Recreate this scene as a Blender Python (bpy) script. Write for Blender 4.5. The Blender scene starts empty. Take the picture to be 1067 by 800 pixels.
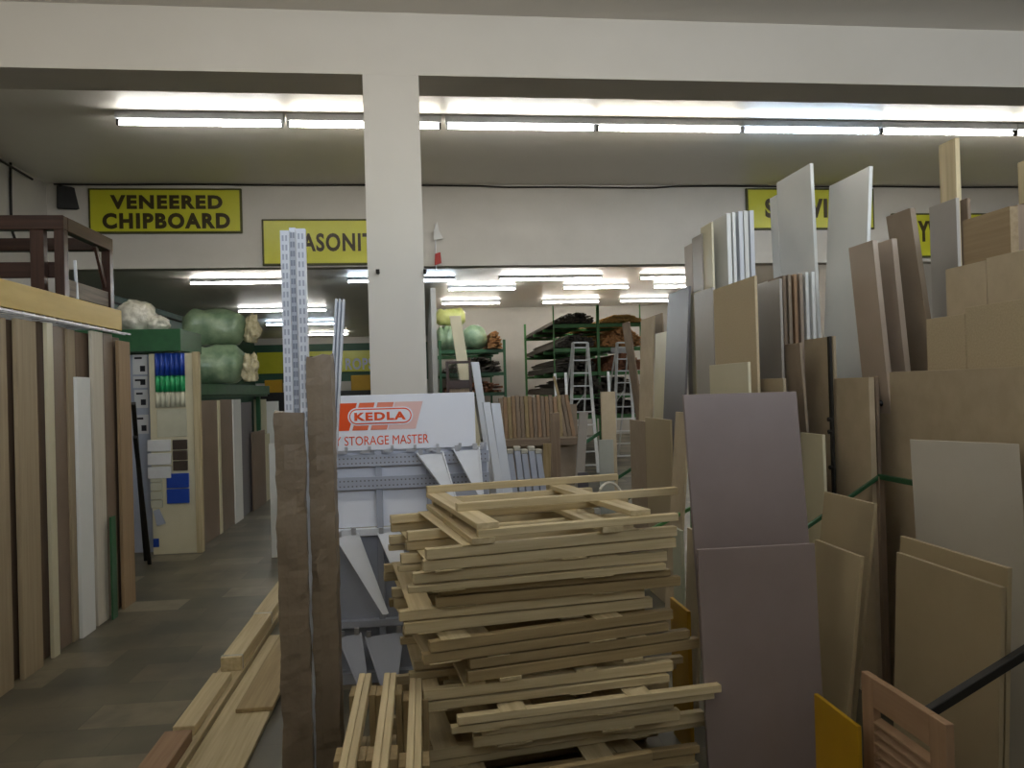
import bpy, bmesh, math, random
from mathutils import Vector, Matrix, Quaternion
random.seed(11)
S = bpy.context.scene
COL = S.collection
# ------------------------------------------------------------------ camera
W, H, F = 1067.0, 800.0, 795.0
CAM = Vector((0, 0, 1.6))
PSI, ROLL, PITCH = math.atan(93 / 795), 0.028, 0.0068
fwd = Vector((math.sin(PSI) * math.cos(PITCH), math.cos(PSI) * math.cos(PITCH), math.sin(PITCH)))
rt0 = fwd.cross(Vector((0, 0, 1))).normalized()
up0 = rt0.cross(fwd)
RT = rt0 * math.cos(ROLL) - up0 * math.sin(ROLL)
UP = up0 * math.cos(ROLL) + rt0 * math.sin(ROLL)
cam_d = bpy.data.cameras.new('camera'); cam = bpy.data.objects.new('camera', cam_d); COL.objects.link(cam)
cam_d.sensor_width = 36; cam_d.lens = 36 * F / W; cam_d.clip_end = 200
M = Matrix((RT, UP, -fwd)).transposed().to_4x4(); M.translation = CAM
cam.matrix_world = M
S.camera = cam

def ray(px, py): return (RT * (px - W / 2) - UP * (py - H / 2) + fwd * F)
def atY(px, py, Y): d = ray(px, py); return CAM + d * (Y / d.y)
def atX(px, py, X): d = ray(px, py); return CAM + d * (X / d.x)
def atZ(px, py, z=0): d = ray(px, py); return CAM + d * ((z - CAM.z) / d.z)
def proj(P):
    v = Vector(P) - CAM; k = F / v.dot(fwd)
    return W / 2 + v.dot(RT) * k, H / 2 - v.dot(UP) * k
def Yon(px, X, z):                     # depth on the plane X where height z shows at column px
    py = 400
    for _ in range(8):
        P = atX(px, py, X); py = proj((X, P.y, z))[1]
    return P.y
def XonY(px, Y, z):
    py = 400
    for _ in range(8):
        P = atY(px, py, Y); py = proj((P.x, Y, z))[1]
    return P.x

# ------------------------------------------------------------------ materials
def lin(c):
    r = []
    for v in c:
        v /= 255
        r.append(v / 12.92 if v <= .04045 else ((v + .055) / 1.055) ** 2.4)
    return (*r, 1)
MATS = {}
def base_mat(name):
    m = bpy.data.materials.new(name); m.use_nodes = True
    n = m.node_tree.nodes; return m, n, m.node_tree.links, n['Principled BSDF']
def setv(b, rough=.6, spec=.4, metal=0):
    b.inputs['Roughness'].default_value = rough; b.inputs['Specular IOR Level'].default_value = spec; b.inputs['Metallic'].default_value = metal
def surf(name, c1, c2=None, scale=(6, 6, 6), rough=.6, spec=.4, metal=0, bump=0, bscale=40, detail=4, rnd=.08, lo=.35, hi=.65):
    """blotchy painted / board surface with a per-object value jitter"""
    if name in MATS: return MATS[name]
    m, n, L, b = base_mat(name); setv(b, rough, spec, metal)
    tc = n.new('ShaderNodeTexCoord'); mp = n.new('ShaderNodeMapping'); mp.inputs['Scale'].default_value = scale
    L.new(tc.outputs['Object'], mp.inputs[0])
    nz = n.new('ShaderNodeTexNoise'); nz.inputs['Scale'].default_value = 1; nz.inputs['Detail'].default_value = detail; nz.inputs['Roughness'].default_value = .6
    L.new(mp.outputs[0], nz.inputs[0])
    cr = n.new('ShaderNodeValToRGB'); cr.color_ramp.elements[0].position = lo; cr.color_ramp.elements[1].position = hi
    cr.color_ramp.elements[0].color = lin(c1); cr.color_ramp.elements[1].color = lin(c2 or c1)
    L.new(nz.outputs[0], cr.inputs[0])
    oi = n.new('ShaderNodeObjectInfo'); mr = n.new('ShaderNodeMapRange'); mr.inputs[3].default_value = 1 - rnd; mr.inputs[4].default_value = 1 + rnd
    L.new(oi.outputs['Random'], mr.inputs[0])
    hv = n.new('ShaderNodeHueSaturation'); L.new(mr.outputs[0], hv.inputs['Value']); L.new(cr.outputs[0], hv.inputs['Color'])
    L.new(hv.outputs[0], b.inputs['Base Color'])
    if bump:
        n2 = n.new('ShaderNodeTexNoise'); n2.inputs['Scale'].default_value = bscale; n2.inputs['Detail'].default_value = 3
        L.new(tc.outputs['Object'], n2.inputs[0])
        bp = n.new('ShaderNodeBump'); bp.inputs['Strength'].default_value = bump; bp.inputs['Distance'].default_value = .01
        L.new(n2.outputs[0], bp.inputs['Height']); L.new(bp.outputs[0], b.inputs['Normal'])
    MATS[name] = m; return m
def wood(kind, c1, c2, axis, rough=.62, rnd=.13):
    sc = {'x': (1.5, 38, 38), 'y': (38, 1.5, 38), 'z': (38, 38, 1.5)}[axis]
    return surf(kind + '_' + axis, c1, c2, sc, rough, .3, rnd=rnd, detail=3, lo=.3, hi=.7)
def pine(a): return wood('pine', (186, 168, 128), (216, 200, 162), a)
def oldpine(a): return wood('weathered_pine', (142, 122, 86), (172, 152, 112), a)
def brown(a): return wood('brown_timber', (124, 106, 88), (146, 128, 108), a)
def darkwood(a): return wood('dark_stain', (44, 28, 22), (66, 44, 34), a, .35)
def redwood(a): return wood('reddish_timber', (150, 120, 92), (168, 138, 108), a)
mdf = surf('raw_fibreboard', (180, 164, 136), (188, 172, 144), (9, 9, 9), .6, .3)
mdfd = surf('dark_fibreboard', (150, 134, 114), (158, 142, 122), (9, 9, 9), .6, .3)
chip = surf('chipboard', (180, 164, 134), (190, 174, 143), (120, 120, 120), .75, .2, detail=2)
beige = surf('beige_laminate', (164, 148, 116), (170, 154, 122), (3, 3, 3), .4, .4)
cream = surf('cream_laminate', (208, 200, 168), (214, 206, 176), (3, 3, 3), .35, .4)
whitem = surf('white_melamine', (226, 228, 224), (232, 232, 228), (3, 3, 3), .3, .5, rnd=.03)
greym = surf('grey_laminate', (164, 157, 147), (170, 163, 153), (3, 3, 3), .35, .5)
mauve = surf('mauve_grey_laminate', (136, 122, 118), (142, 128, 124), (3, 3, 3), .38, .45)
taupe = surf('taupe_laminate', (172, 156, 138), (178, 162, 144), (3, 3, 3), .4, .4)
umber = surf('umber_laminate', (116, 98, 80), (124, 106, 88), (3, 3, 3), .45, .4)
slate = surf('slate_grey_laminate', (104, 100, 104), (110, 106, 110), (3, 3, 3), .35, .5)
yellowp = surf('yellow_board', (176, 136, 20), (184, 144, 28), (4, 4, 4), .5, .4)
yfascia = surf('yellow_timber_fascia', (186, 156, 66), (198, 170, 84), (6, 2, 12), .45, .4, rnd=.02)
wallp = surf('white_wall_paint', (180, 176, 168), (188, 184, 176), (1.2, 1.2, 1.2), .55, .35, bump=.08, bscale=25, rnd=.01)
beamp = surf('gloss_beam_paint', (196, 191, 180), (202, 197, 187), (.8, .8, .8), .4, .4, bump=.05, bscale=12, rnd=.01)
ceilp = surf('ceiling_paint', (222, 217, 208), (228, 223, 214), (.7, .7, .7), .44, .6, bump=.04, bscale=6, rnd=.01)
greenwall = surf('dark_green_wall_paint', (44, 76, 60), (54, 88, 70), (1, 1, 1), .5, .3)
green = surf('green_paint', (66, 122, 62), (78, 136, 72), (8, 8, 8), .45, .4)
dgreen = surf('dark_green_paint', (40, 84, 52), (48, 96, 60), (8, 8, 8), .45, .4)
steel = surf('galvanised_steel', (170, 172, 178), (196, 198, 204), (14, 14, 14), .38, .5, metal=.55)
whsteel = surf('white_powder_coat', (214, 218, 226), (222, 226, 232), (4, 4, 4), .35, .5, rnd=.03)
greysteel = surf('grey_powder_coat', (160, 166, 180), (168, 174, 188), (4, 4, 4), .4, .5, rnd=.04)
alum = surf('aluminium', (206, 206, 202), (220, 220, 216), (9, 9, 9), .4, .5, metal=.2)
black = surf('black_metal', (26, 24, 22), (36, 34, 30), (9, 9, 9), .45, .4)
rubber = surf('black_plastic', (22, 22, 22), (28, 28, 28), (9, 9, 9), .5, .4)
kraft = surf('brown_paper_wrap', (126, 111, 92), (142, 127, 107), (7, 7, 3), .42, .45, bump=.6, bscale=14, rnd=.05)
plasticw = surf('clear_plastic_wrap', (190, 186, 170), (214, 210, 196), (14, 14, 14), .22, .6, bump=.8, bscale=18)
foilgreen = surf('green_insulation_wrap', (104, 132, 104), (146, 166, 134), (5, 5, 5), .3, .55, bump=.7, bscale=9)
fluff = surf('cream_insulation', (186, 176, 140), (212, 202, 170), (20, 20, 20), .9, .1, bump=1, bscale=40)
signy = surf('sign_yellow', (176, 176, 40), (184, 184, 50), (2, 2, 2), .3, .4, rnd=.02)
signink = surf('sign_dark_ink', (52, 44, 20), (56, 48, 24), (2, 2, 2), .4, .3)
signframe = surf('sign_frame', (62, 62, 26), (70, 70, 30), (2, 2, 2), .4, .3)
orange = surf('logo_orange', (226, 84, 34), None, (2, 2, 2), .4, .3, rnd=0)
orange2 = surf('logo_light_orange', (230, 110, 72), None, (2, 2, 2), .4, .3, rnd=0)
orange3 = surf('logo_salmon', (230, 140, 116), None, (2, 2, 2), .4, .3, rnd=0)
orange4 = surf('logo_pale_pink', (226, 190, 186), None, (2, 2, 2), .4, .3, rnd=0)
bluep = surf('blue_sheet', (28, 62, 150), (34, 70, 160), (4, 4, 4), .35, .5)
greenp = surf('green_sheet', (36, 150, 90), (42, 160, 98), (4, 4, 4), .35, .5)
clearp = surf('translucent_sheet', (186, 184, 160), (196, 194, 172), (4, 4, 4), .35, .5)
paper = surf('printed_paper', (206, 206, 204), (216, 216, 214), (5, 5, 5), .7, .2)
inkp = surf('black_ink', (40, 40, 44), None, (5, 5, 5), .7, .2)
dgrey = surf('dark_brown_sample', (62, 52, 44), (72, 62, 52), (5, 5, 5), .5, .3)
redpl = surf('red_plastic', (150, 40, 30), None, (5, 5, 5), .5, .3)
kedwhite = surf('gloss_white_panel', (232, 236, 246), (234, 238, 248), (2, 2, 2), .22, .5, rnd=0)

def emat(name, col, st):
    m, n, L, b = base_mat(name)
    b.inputs['Base Color'].default_value = (.9, .9, .9, 1)
    b.inputs['Emission Color'].default_value = (*col, 1); b.inputs['Emission Strength'].default_value = st
    return m
TUBE = 31.0
tube_w = emat('lit_warm_tube', (1, .935, .81), TUBE)
tube_n = emat('lit_neutral_tube', (1, .975, .91), TUBE)
tube_b = emat('lit_cool_tube', (.72, .86, 1), TUBE)
far_w = emat('far_warm_tube', (1, .95, .85), TUBE * 1.7); far_n = emat('far_neutral_tube', (1, .98, .93), TUBE * 1.7); far_b = emat('far_cool_tube', (.72, .86, 1), TUBE * 1.7)
glass, n_, L_, b_ = base_mat('window_glass'); setv(b_, .05); b_.inputs['Transmission Weight'].default_value = 1; b_.inputs['Alpha'].default_value = .25

def floor_mat():
    m, n, L, b = base_mat('worn_tile_floor'); setv(b, .42, .4)
    tc = n.new('ShaderNodeTexCoord')
    mp = n.new('ShaderNodeMapping'); mp.inputs['Rotation'].default_value = (0, 0, .03); L.new(tc.outputs['Object'], mp.inputs[0])
    br = n.new('ShaderNodeTexBrick'); br.offset = .5; br.inputs['Scale'].default_value = 1; br.inputs['Brick Width'].default_value = .46; br.inputs['Row Height'].default_value = .3
    br.inputs['Mortar Size'].default_value = .004; br.inputs['Color1'].default_value = lin((92, 88, 74)); br.inputs['Color2'].default_value = lin((120, 112, 94)); br.inputs['Mortar'].default_value = lin((84, 80, 68)); br.inputs['Bias'].default_value = -.2
    br.inputs['Mortar Smooth'].default_value = 1
    L.new(mp.outputs[0], br.inputs[0])
    nz = n.new('ShaderNodeTexNoise'); nz.inputs['Scale'].default_value = 1.7; nz.inputs['Detail'].default_value = 6; L.new(mp.outputs[0], nz.inputs[0])
    cr = n.new('ShaderNodeValToRGB'); cr.color_ramp.elements[0].position = .35; cr.color_ramp.elements[1].position = .7
    cr.color_ramp.elements[0].color = (.55, .55, .55, 1); cr.color_ramp.elements[1].color = (1.2, 1.18, 1.1, 1); L.new(nz.outputs[0], cr.inputs[0])
    mx = n.new('ShaderNodeMix'); mx.data_type = 'RGBA'; mx.blend_type = 'MULTIPLY'; mx.inputs[0].default_value = 1
    L.new(br.outputs[0], mx.inputs[6]); L.new(cr.outputs[0], mx.inputs[7])
    # pale worn tiles where the old covering has lifted
    n3 = n.new('ShaderNodeTexNoise'); n3.inputs['Scale'].default_value = 7; n3.inputs['Detail'].default_value = 4; L.new(tc.outputs['Object'], n3.inputs[0])
    b2 = n.new('ShaderNodeTexBrick'); b2.offset = .5; b2.inputs['Scale'].default_value = 1; b2.inputs['Brick Width'].default_value = .46; b2.inputs['Row Height'].default_value = .3
    b2.inputs['Mortar Size'].default_value = .004; b2.inputs['Color1'].default_value = (0, 0, 0, 1); b2.inputs['Color2'].default_value = (1, 1, 1, 1); b2.inputs['Mortar'].default_value = (0, 0, 0, 1)
    L.new(mp.outputs[0], b2.inputs[0])
    ad = n.new('ShaderNodeMath'); ad.operation = 'MULTIPLY_ADD'; L.new(n3.outputs[0], ad.inputs[0]); ad.inputs[1].default_value = .25; L.new(b2.outputs[0], ad.inputs[2])
    r2 = n.new('ShaderNodeMapRange'); r2.inputs[1].default_value = .96; r2.inputs[2].default_value = 1.08; r2.inputs[4].default_value = .6; L.new(ad.outputs[0], r2.inputs[0])
    m2 = n.new('ShaderNodeMix'); m2.data_type = 'RGBA'; L.new(r2.outputs[0], m2.inputs[0]); L.new(mx.outputs[2], m2.inputs[6]); m2.inputs[7].default_value = lin((142, 134, 112))
    L.new(m2.outputs[2], b.inputs['Base Color'])
    bp = n.new('ShaderNodeBump'); bp.inputs['Strength'].default_value = .15; L.new(n3.outputs[0], bp.inputs['Height']); L.new(bp.outputs[0], b.inputs['Normal'])
    return m

# ------------------------------------------------------------------ mesh helpers
class MB:
    def __init__(s): s.bm = bmesh.new()
    def hexa(s, pts, bev=0):               # 4 bottom then 4 top, both counter-clockwise seen from above
        v = [s.bm.verts.new(p) for p in pts]
        fs = [s.bm.faces.new([v[i] for i in q]) for q in ((3, 2, 1, 0), (4, 5, 6, 7), (0, 1, 5, 4), (1, 2, 6, 5), (2, 3, 7, 6), (3, 0, 4, 7))]
        if bev:
            es = list({e for f in fs for e in f.edges})
            bmesh.ops.bevel(s.bm, geom=es, offset=bev, segments=1, affect='EDGES', profile=.5)
        return s
    def box(s, a, b, bev=0):
        (x0, y0, z0), (x1, y1, z1) = a, b
        x0, x1 = min(x0, x1), max(x0, x1); y0, y1 = min(y0, y1), max(y0, y1); z0, z1 = min(z0, z1), max(z0, z1)
        return s.hexa([(x0, y0, z0), (x1, y0, z0), (x1, y1, z0), (x0, y1, z0), (x0, y0, z1), (x1, y0, z1), (x1, y1, z1), (x0, y1, z1)], bev)
    def bar(s, p0, p1, w, h, bev=0, upv=(0, 0, 1)):   # rectangular bar from p0 to p1
        p0, p1 = Vector(p0), Vector(p1); d = (p1 - p0).normalized(); u = Vector(upv)
        if abs(d.dot(u)) > .99: u = Vector((0, 1, 0))
        a = d.cross(u).normalized() * w / 2; c = a.cross(d).normalized() * h / 2
        return s.hexa([p0 - a - c, p0 + a - c, p1 + a - c, p1 - a - c, p0 - a + c, p0 + a + c, p1 + a + c, p1 - a + c], bev)
    def tube(s, pts, r, seg=8, caps=True):
        pts = [Vector(p) for p in pts]; rings = []
        for i, p in enumerate(pts):
            d = (pts[min(i + 1, len(pts) - 1)] - pts[max(i - 1, 0)]).normalized()
            u = Vector((0, 0, 1)) if abs(d.z) < .9 else Vector((0, 1, 0))
            a = d.cross(u).normalized(); c = a.cross(d)
            rr = r[i] if isinstance(r, (list, tuple)) else r
            rings.append([s.bm.verts.new(p + (a * math.cos(t) + c * math.sin(t)) * rr) for t in [2 * math.pi * k / seg for k in range(seg)]])
        for A, B in zip(rings, rings[1:]):
            for k in range(seg): s.bm.faces.new((A[k], A[(k + 1) % seg], B[(k + 1) % seg], B[k]))
        if caps: s.bm.faces.new(rings[0][::-1]); s.bm.faces.new(rings[-1])
        return s
    def prism(s, poly, ext):               # planar polygon extruded along ext
        e = Vector(ext); A = [s.bm.verts.new(p) for p in poly]; B = [s.bm.verts.new(Vector(p) + e) for p in poly]
        s.bm.faces.new(A[::-1]); s.bm.faces.new(B)
        for k in range(len(A)): s.bm.faces.new((A[k], A[(k + 1) % len(A)], B[(k + 1) % len(A)], B[k]))
        return s
    def sheet(s, poly): s.bm.faces.new([s.bm.verts.new(p) for p in poly]); return s
    def build(s, name, mat, parent=None, origin=(0, 0, 0), smooth=False):
        bmesh.ops.recalc_face_normals(s.bm, faces=s.bm.faces[:])
        o0 = Vector(ROOTLOC.get(parent.name, parent.location)) if parent else Vector(origin)
        for v in s.bm.verts: v.co -= o0
        me = bpy.data.meshes.new(name); s.bm.to_mesh(me); s.bm.free(); me.materials.append(mat)
        if smooth:
            for p in me.polygons: p.use_smooth = True
        o = bpy.data.objects.new(name, me); COL.objects.link(o)
        if parent: o.parent = parent; ROOTLOC[o.name] = o0
        else: o.location = o0
        return o
ROOTLOC = {}
def tag(o, label, cat, group=None, kind=None):
    o['label'] = label; o['category'] = cat
    if group: o['group'] = group
    if kind: o['kind'] = kind
    return o
def thing(name, label, cat, loc, group=None):
    o = bpy.data.objects.new(name, None); COL.objects.link(o); o.location = loc; o.empty_display_size = .1
    ROOTLOC[o.name] = Vector(loc)
    return tag(o, label, cat, group)
def struct(o): o['kind'] = 'structure'; return o
def cen(pts):
    c = sum((Vector(p) for p in pts), Vector()) / len(pts); c.z = min(Vector(p).z for p in pts); return c
def single(name, mb, mat, label, cat, group=None, smooth=False):
    lo = [min(v.co[i] for v in mb.bm.verts) for i in range(3)]; hi = [max(v.co[i] for v in mb.bm.verts) for i in range(3)]
    o = mb.build(name, mat, None, ((lo[0] + hi[0]) / 2, (lo[1] + hi[1]) / 2, lo[2]), smooth)
    return tag(o, label, cat, group)
def text(body, x0, x1, z0, z1, y, mat, name, parent, bold=.03, depth=.006):
    """lettering facing -Y fitted to the rectangle x0..x1, z0..z1 on the plane y"""
    cu = bpy.data.curves.new('t', 'FONT'); cu.body = body; cu.offset = bold; cu.extrude = .01; cu.resolution_u = 4; cu.space_line = .95; cu.align_x = 'CENTER'; cu.space_character = 1 + bold * 4
    to = bpy.data.objects.new('t', cu); COL.objects.link(to)
    dg = bpy.context.evaluated_depsgraph_get(); dg.update()
    me = bpy.data.meshes.new_from_object(to.evaluated_get(dg)); bpy.data.objects.remove(to)
    xs = [v.co.x for v in me.vertices]; ys = [v.co.y for v in me.vertices]; zs = [v.co.z for v in me.vertices]
    P = ROOTLOC[parent.name]
    for v in me.vertices:
        v.co = Vector((x0 + (v.co.x - min(xs)) / (max(xs) - min(xs)) * (x1 - x0),
                       y - (v.co.z - min(zs)) / (max(zs) - min(zs)) * depth,
                       z0 + (v.co.y - min(ys)) / (max(ys) - min(ys)) * (z1 - z0))) - P
    me.materials.clear(); me.materials.append(mat); me.name = name
    o = bpy.data.objects.new(name, me); COL.objects.link(o); o.parent = parent; ROOTLOC[o.name] = P
    return o

# ------------------------------------------------------------------ setting
CZ = 4.3
XL, XR, YF, YB = -4.55, 9.2, -4.0, 37.0
def wallbox(name, a, b, mat): return struct(MB().box(a, b).build(name, mat))
XFAR = -7.8
wallbox('floor', (XFAR - .2, YF - .2, -.1), (XR + .2, YB + .2, 0), floor_mat())
wallbox('ceiling', (XFAR - .2, YF - .2, CZ), (XR + .2, YB + .2, CZ + .1), ceilp)
wallbox('wall_left', (XL - .15, YF, 0), (XL, 10.0, CZ), wallp)
wallbox('wall_left_far', (XFAR - .15, 10.2, 0), (XFAR, YB, CZ), greenwall)
wallbox('wall_return', (XFAR, 10.0, 0), (XL, 10.2, CZ), wallp)
wallbox('wall_right', (XR, YF, 0), (XR + .15, YB, CZ), wallp)
wallbox('wall_back', (XFAR, YB, 0), (.27, YB + .15, CZ), wallp)
wallbox('wall_back_store', (.4, 25.0, 0), (XR, 25.15, CZ), wallp)
wallbox('wall_divider', (.27, 20, 0), (.4, YB, CZ), wallp)
wallbox('wall_bulkhead', (XL, 10.0, 3.235), (XR, 10.2, CZ), wallp)
wallbox('wall_beam', (XL, 5.46, 3.855), (XR, 5.84, CZ), beamp)
wallbox('wall_pillar', (-.365, 5.462, 0), (.03, 5.838, 3.855), beamp)
wallbox('trim_green_band', (XFAR, YB - .012, 2.2), (.27, YB, 4.0), greenwall)
# shop front behind the viewpoint: low wall, head, a long high window
WZ0, WZ1, WX0, WX1 = 2.85, 4.22, -3.6, 8.6
w = MB(); w.box((XL, YF - .15, 0), (XR, YF, WZ0)); w.box((XL, YF - .15, WZ1), (XR, YF, CZ)); w.box((XL, YF - .15, WZ0), (WX0, YF, WZ1)); w.box((WX1, YF - .15, WZ0), (XR, YF, WZ1))
struct(w.build('wall_front', wallp))
w = MB(); nb = 6
for k in range(nb + 1):
    x = WX0 + (WX1 - WX0) * k / nb; w.box((x - .03, YF - .12, WZ0), (x + .03, YF - .04, WZ1))
w.box((WX0, YF - .12, WZ0), (WX1, YF - .04, WZ0 + .05)); w.box((WX0, YF - .12, WZ1 - .05), (WX1, YF - .04, WZ1))
struct(w.build('window_1', whsteel))
wallbox('wall_light_block', (XL, -1.4, 0), (XR, -1.25, 2.86), wallp)  # unseen barrier, added to keep window light off the low foreground

# ------------------------------------------------------------------ light tubes
def fixture(p0, p1, mat, label, group, z=CZ):
    p0, p1 = Vector(p0), Vector(p1); c = (p0 + p1) / 2; zt = p0.z
    t = thing('light_fitting', label, 'light', (c.x, c.y, zt - .02), group)
    MB().box((p0.x - .01, c.y - .035, zt + .035), (p1.x + .01, c.y + .035, z - .001), .004).build('batten', whsteel, t)
    MB().tube([(p0.x + .02, c.y, zt), (p1.x - .02, c.y, zt)], .019, 10).build('tube', mat, t, smooth=False)
    for x in (p0.x + .008, p1.x - .008):
        MB().box((x - .012, c.y - .018, zt - .022), (x + .012, c.y + .018, zt + .036), .003).build('lamp_holder', rubber if random.random() < .5 else whsteel, t)
YT, ZT = 7.5, 4.195
row = [(-40, 118, tube_w), (122, 295, tube_n), (300, 459, tube_w), (465, 620, tube_n), (622, 772, tube_w), (774, 916, tube_b), (918, 1056, tube_n), (1058, 1192, tube_w)]
rowlab = {1: 'lit tube light at the end of the row above the chipboard sign', 2: 'lit tube light in the ceiling row, half hidden by the white pillar', 3: 'lit tube light in the ceiling row just past the pillar',
          4: 'lit warm tube light in the ceiling row, second past the pillar', 5: 'lit bluish tube light in the ceiling row above the shelving sign', 6: 'lit tube light above the tall pine plank', 7: 'lit tube light at the frame edge beyond the pine plank'}
for i, (a, b, m) in enumerate(row):
    if i == 0: continue
    x0, x1 = XonY(a, YT, ZT), XonY(b, YT, ZT)
    fixture((x0, YT, ZT), (x1, YT, ZT), m, rowlab[i], 'tube lights in the ceiling row')
back = [(198, 303, 18, tube_w, 'long lit tube light in the far hall below the masonite sign'), (362, 474, 18, tube_b, 'lit bluish tube light crossing behind the white pillar in the far hall'),
        (520, 627, 18, tube_n, 'long lit tube light in the middle of the far hall'), (667, 775, 18, tube_w, 'lit tube light of the far hall partly behind the tall boards'),
        (467, 537, 19.6, tube_n, 'short lit tube light just beyond the pillar in the far hall'), (587, 655, 19.6, tube_n, 'short lit tube light above the green timber rack'), (681, 750, 19.6, tube_w, 'short lit tube light behind the slate grey board'),
        (460, 521, 22.8, tube_w, 'lit tube light by the store wall above the insulation rolls'), (565, 624, 22.8, tube_w, 'lit tube light by the store wall above the ladder'), (646, 700, 22.8, tube_w, 'lit tube light by the store wall above the brown boards'),
        (248, 340, 24, tube_n, 'lit tube light second along the aisle side of the far hall'), (277, 350, 28.6, tube_b, 'lit bluish tube light third along the aisle side of the far hall'), (300, 363, 33.8, tube_w, 'lit tube light deepest in the far hall by the end wall')]
for a, b, Y, m, lab in back:
    m = {tube_w: far_w, tube_n: far_n, tube_b: far_b}[m]
    fixture((XonY(a, Y, ZT), Y, ZT), (XonY(b, Y, ZT), Y, ZT), m, lab, 'tube lights in the far hall')
for x in (-4.1, -2.55, -1.0, .55):   # row added out of view overhead to brighten the tall boards and beam
    fixture((x, 2.3, ZT), (x + 1.5, 2.3, ZT), tube_w if x < -2 else tube_n, 'unseen lit tube light added on the front hall ceiling', 'added front hall tube lights')

# ------------------------------------------------------------------ signs
def sign(name, px0, px1, py0, py1, Y, body, tx, label, bold=.035):
    pc = (px0 + px1) / 2
    a = atY(px0, (py0 + py1) / 2, Y); b = atY(px1, (py0 + py1) / 2, Y)
    z1 = atY(pc, py0, Y).z; z0 = atY(pc, py1, Y).z
    t = thing(name, label, 'sign', ((a.x + b.x) / 2, Y + .03, z0))
    MB().box((a.x, Y - .0, z0), (b.x, Y + .035, z1), .006).build('frame', signframe, t)
    e = .025; MB().box((a.x + e, Y - .006, z0 + e), (b.x - e, Y - .0005, z1 - e), .002).build('panel', signy, t)
    for (s_, q0, q1, r0, r1) in tx:
        qc = (q0 + q1) / 2
        text(s_, atY(q0, (r0 + r1) / 2, Y).x, atY(q1, (r0 + r1) / 2, Y).x, atY(qc, r1, Y).z, atY(qc, r0, Y).z, Y - .0065, signink, 'lettering', t, bold)
YW = 9.96
sign('hanging_sign', 92, 252, 196, 243, YW, '', [('VENEERED', 115, 232, 203.5, 218), ('CHIPBOARD', 107, 240, 222, 238.5)], 'yellow sign on the white bulkhead reading VENEERED CHIPBOARD', .05)
sign('hanging_sign', 273, 433, 228, 276, YW, '', [('MASONITE', 300, 400, 243, 262)], 'yellow sign reading MASONITE partly behind the white pillar', .032)
sign('hanging_sign', 778, 911, 196, 239, YW, '', [('SHELVING', 797, 893, 207, 227)], 'yellow sign with SHELVING partly hidden by tall white boards', .05)
sign('hanging_sign', 930, 1046, 222, 268, YW, '', [('PLYWOOD', 941, 1020, 230, 252)], 'yellow sign with LY showing between the brown boards', .05)

# ------------------------------------------------------------------ wall fittings
sp = atX(75, 207, XL + .28)
t = thing('speaker', 'black wall speaker high in the corner beside the chipboard sign', 'speaker', (sp.x, sp.y, sp.z - .15))
MB().hexa([(sp.x - .13, sp.y - .12, sp.z - .15), (sp.x + .13, sp.y - .03, sp.z - .15), (sp.x + .07, sp.y + .14, sp.z - .13), (sp.x - .19, sp.y + .05, sp.z - .13), (sp.x - .13, sp.y - .1, sp.z + .15), (sp.x + .13, sp.y - .01, sp.z + .13), (sp.x + .07, sp.y + .16, sp.z + .13), (sp.x - .19, sp.y + .07, sp.z + .15)], .012).build('cabinet', rubber, t)
MB().bar((sp.x - .1, sp.y + .04, sp.z), (XL + .002, sp.y + .04, sp.z), .03, .03).build('bracket', black, t)
def cable(pts, r, label, mat=black): return single('cable', MB().tube(pts, r, 6), mat, label, 'cable')
P = lambda px, py: tuple(atX(px, py, XL + .02))
cable([P(11, 150), P(11, 200), P(12, 238), P(16, 250), P(37, 266), P(60, 280)], .016, 'black cable running down the side wall behind the dark wooden frame')
cable([(XL + .03, y, CZ - .06 - .02 * math.sin(y * 1.3)) for y in [2 + k * .4 for k in range(20)]], .014, 'black cable along the top of the side wall to the corner')
cable([(XL + .1 + k * .33, 9.975, CZ - .016 - .004 * math.sin(k * .9) - (.02 if 16 < k < 24 else 0)) for k in range(41)], .011, 'thin grey cable along the top of the white bulkhead')
cable([(XFAR + .033, y, 4.1) for y in (10.4, 14, 18, 24, 34)], .03, 'conduit along the top of the dark green far wall')
for px, lab in ((394, 'black hook on the pillar face, on the aisle edge'), (443, 'black hook on the pillar face, on the timber side edge')):
    p = atY(px, 284, 5.46); single('pillar_hook', MB().tube([(p.x, 5.46, p.z), (p.x, 5.42, p.z), (p.x, 5.405, p.z - .01), (p.x, 5.4, p.z + .015)], .013, 8), black, lab, 'hook')

p = atY(453.5, 240, 9.9)
t = thing('hanging_ornament', 'white and red ornament hanging on the bulkhead beside the pillar', 'ornament', (p.x, 9.93, p.z - .55))
MB().tube([(p.x, 9.97, p.z + .1), (p.x, 9.93, p.z + .05), (p.x, 9.93, p.z - .5)], .006, 6).build('string', steel, t)
MB().prism([(p.x - .02, 9.92, p.z - .12), (p.x + .1, 9.92, p.z - .1), (p.x + .05, 9.92, p.z), (p.x + .03, 9.92, p.z + .12), (p.x - .02, 9.92, p.z)], (0, .02, 0)).build('white_tag', paper, t)
MB().prism([(p.x - .02, 9.91, p.z - .45), (p.x + .07, 9.91, p.z - .42), (p.x + .06, 9.91, p.z - .28), (p.x - .01, 9.91, p.z - .3)], (0, .02, 0)).build('red_tag', redpl, t)

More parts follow.
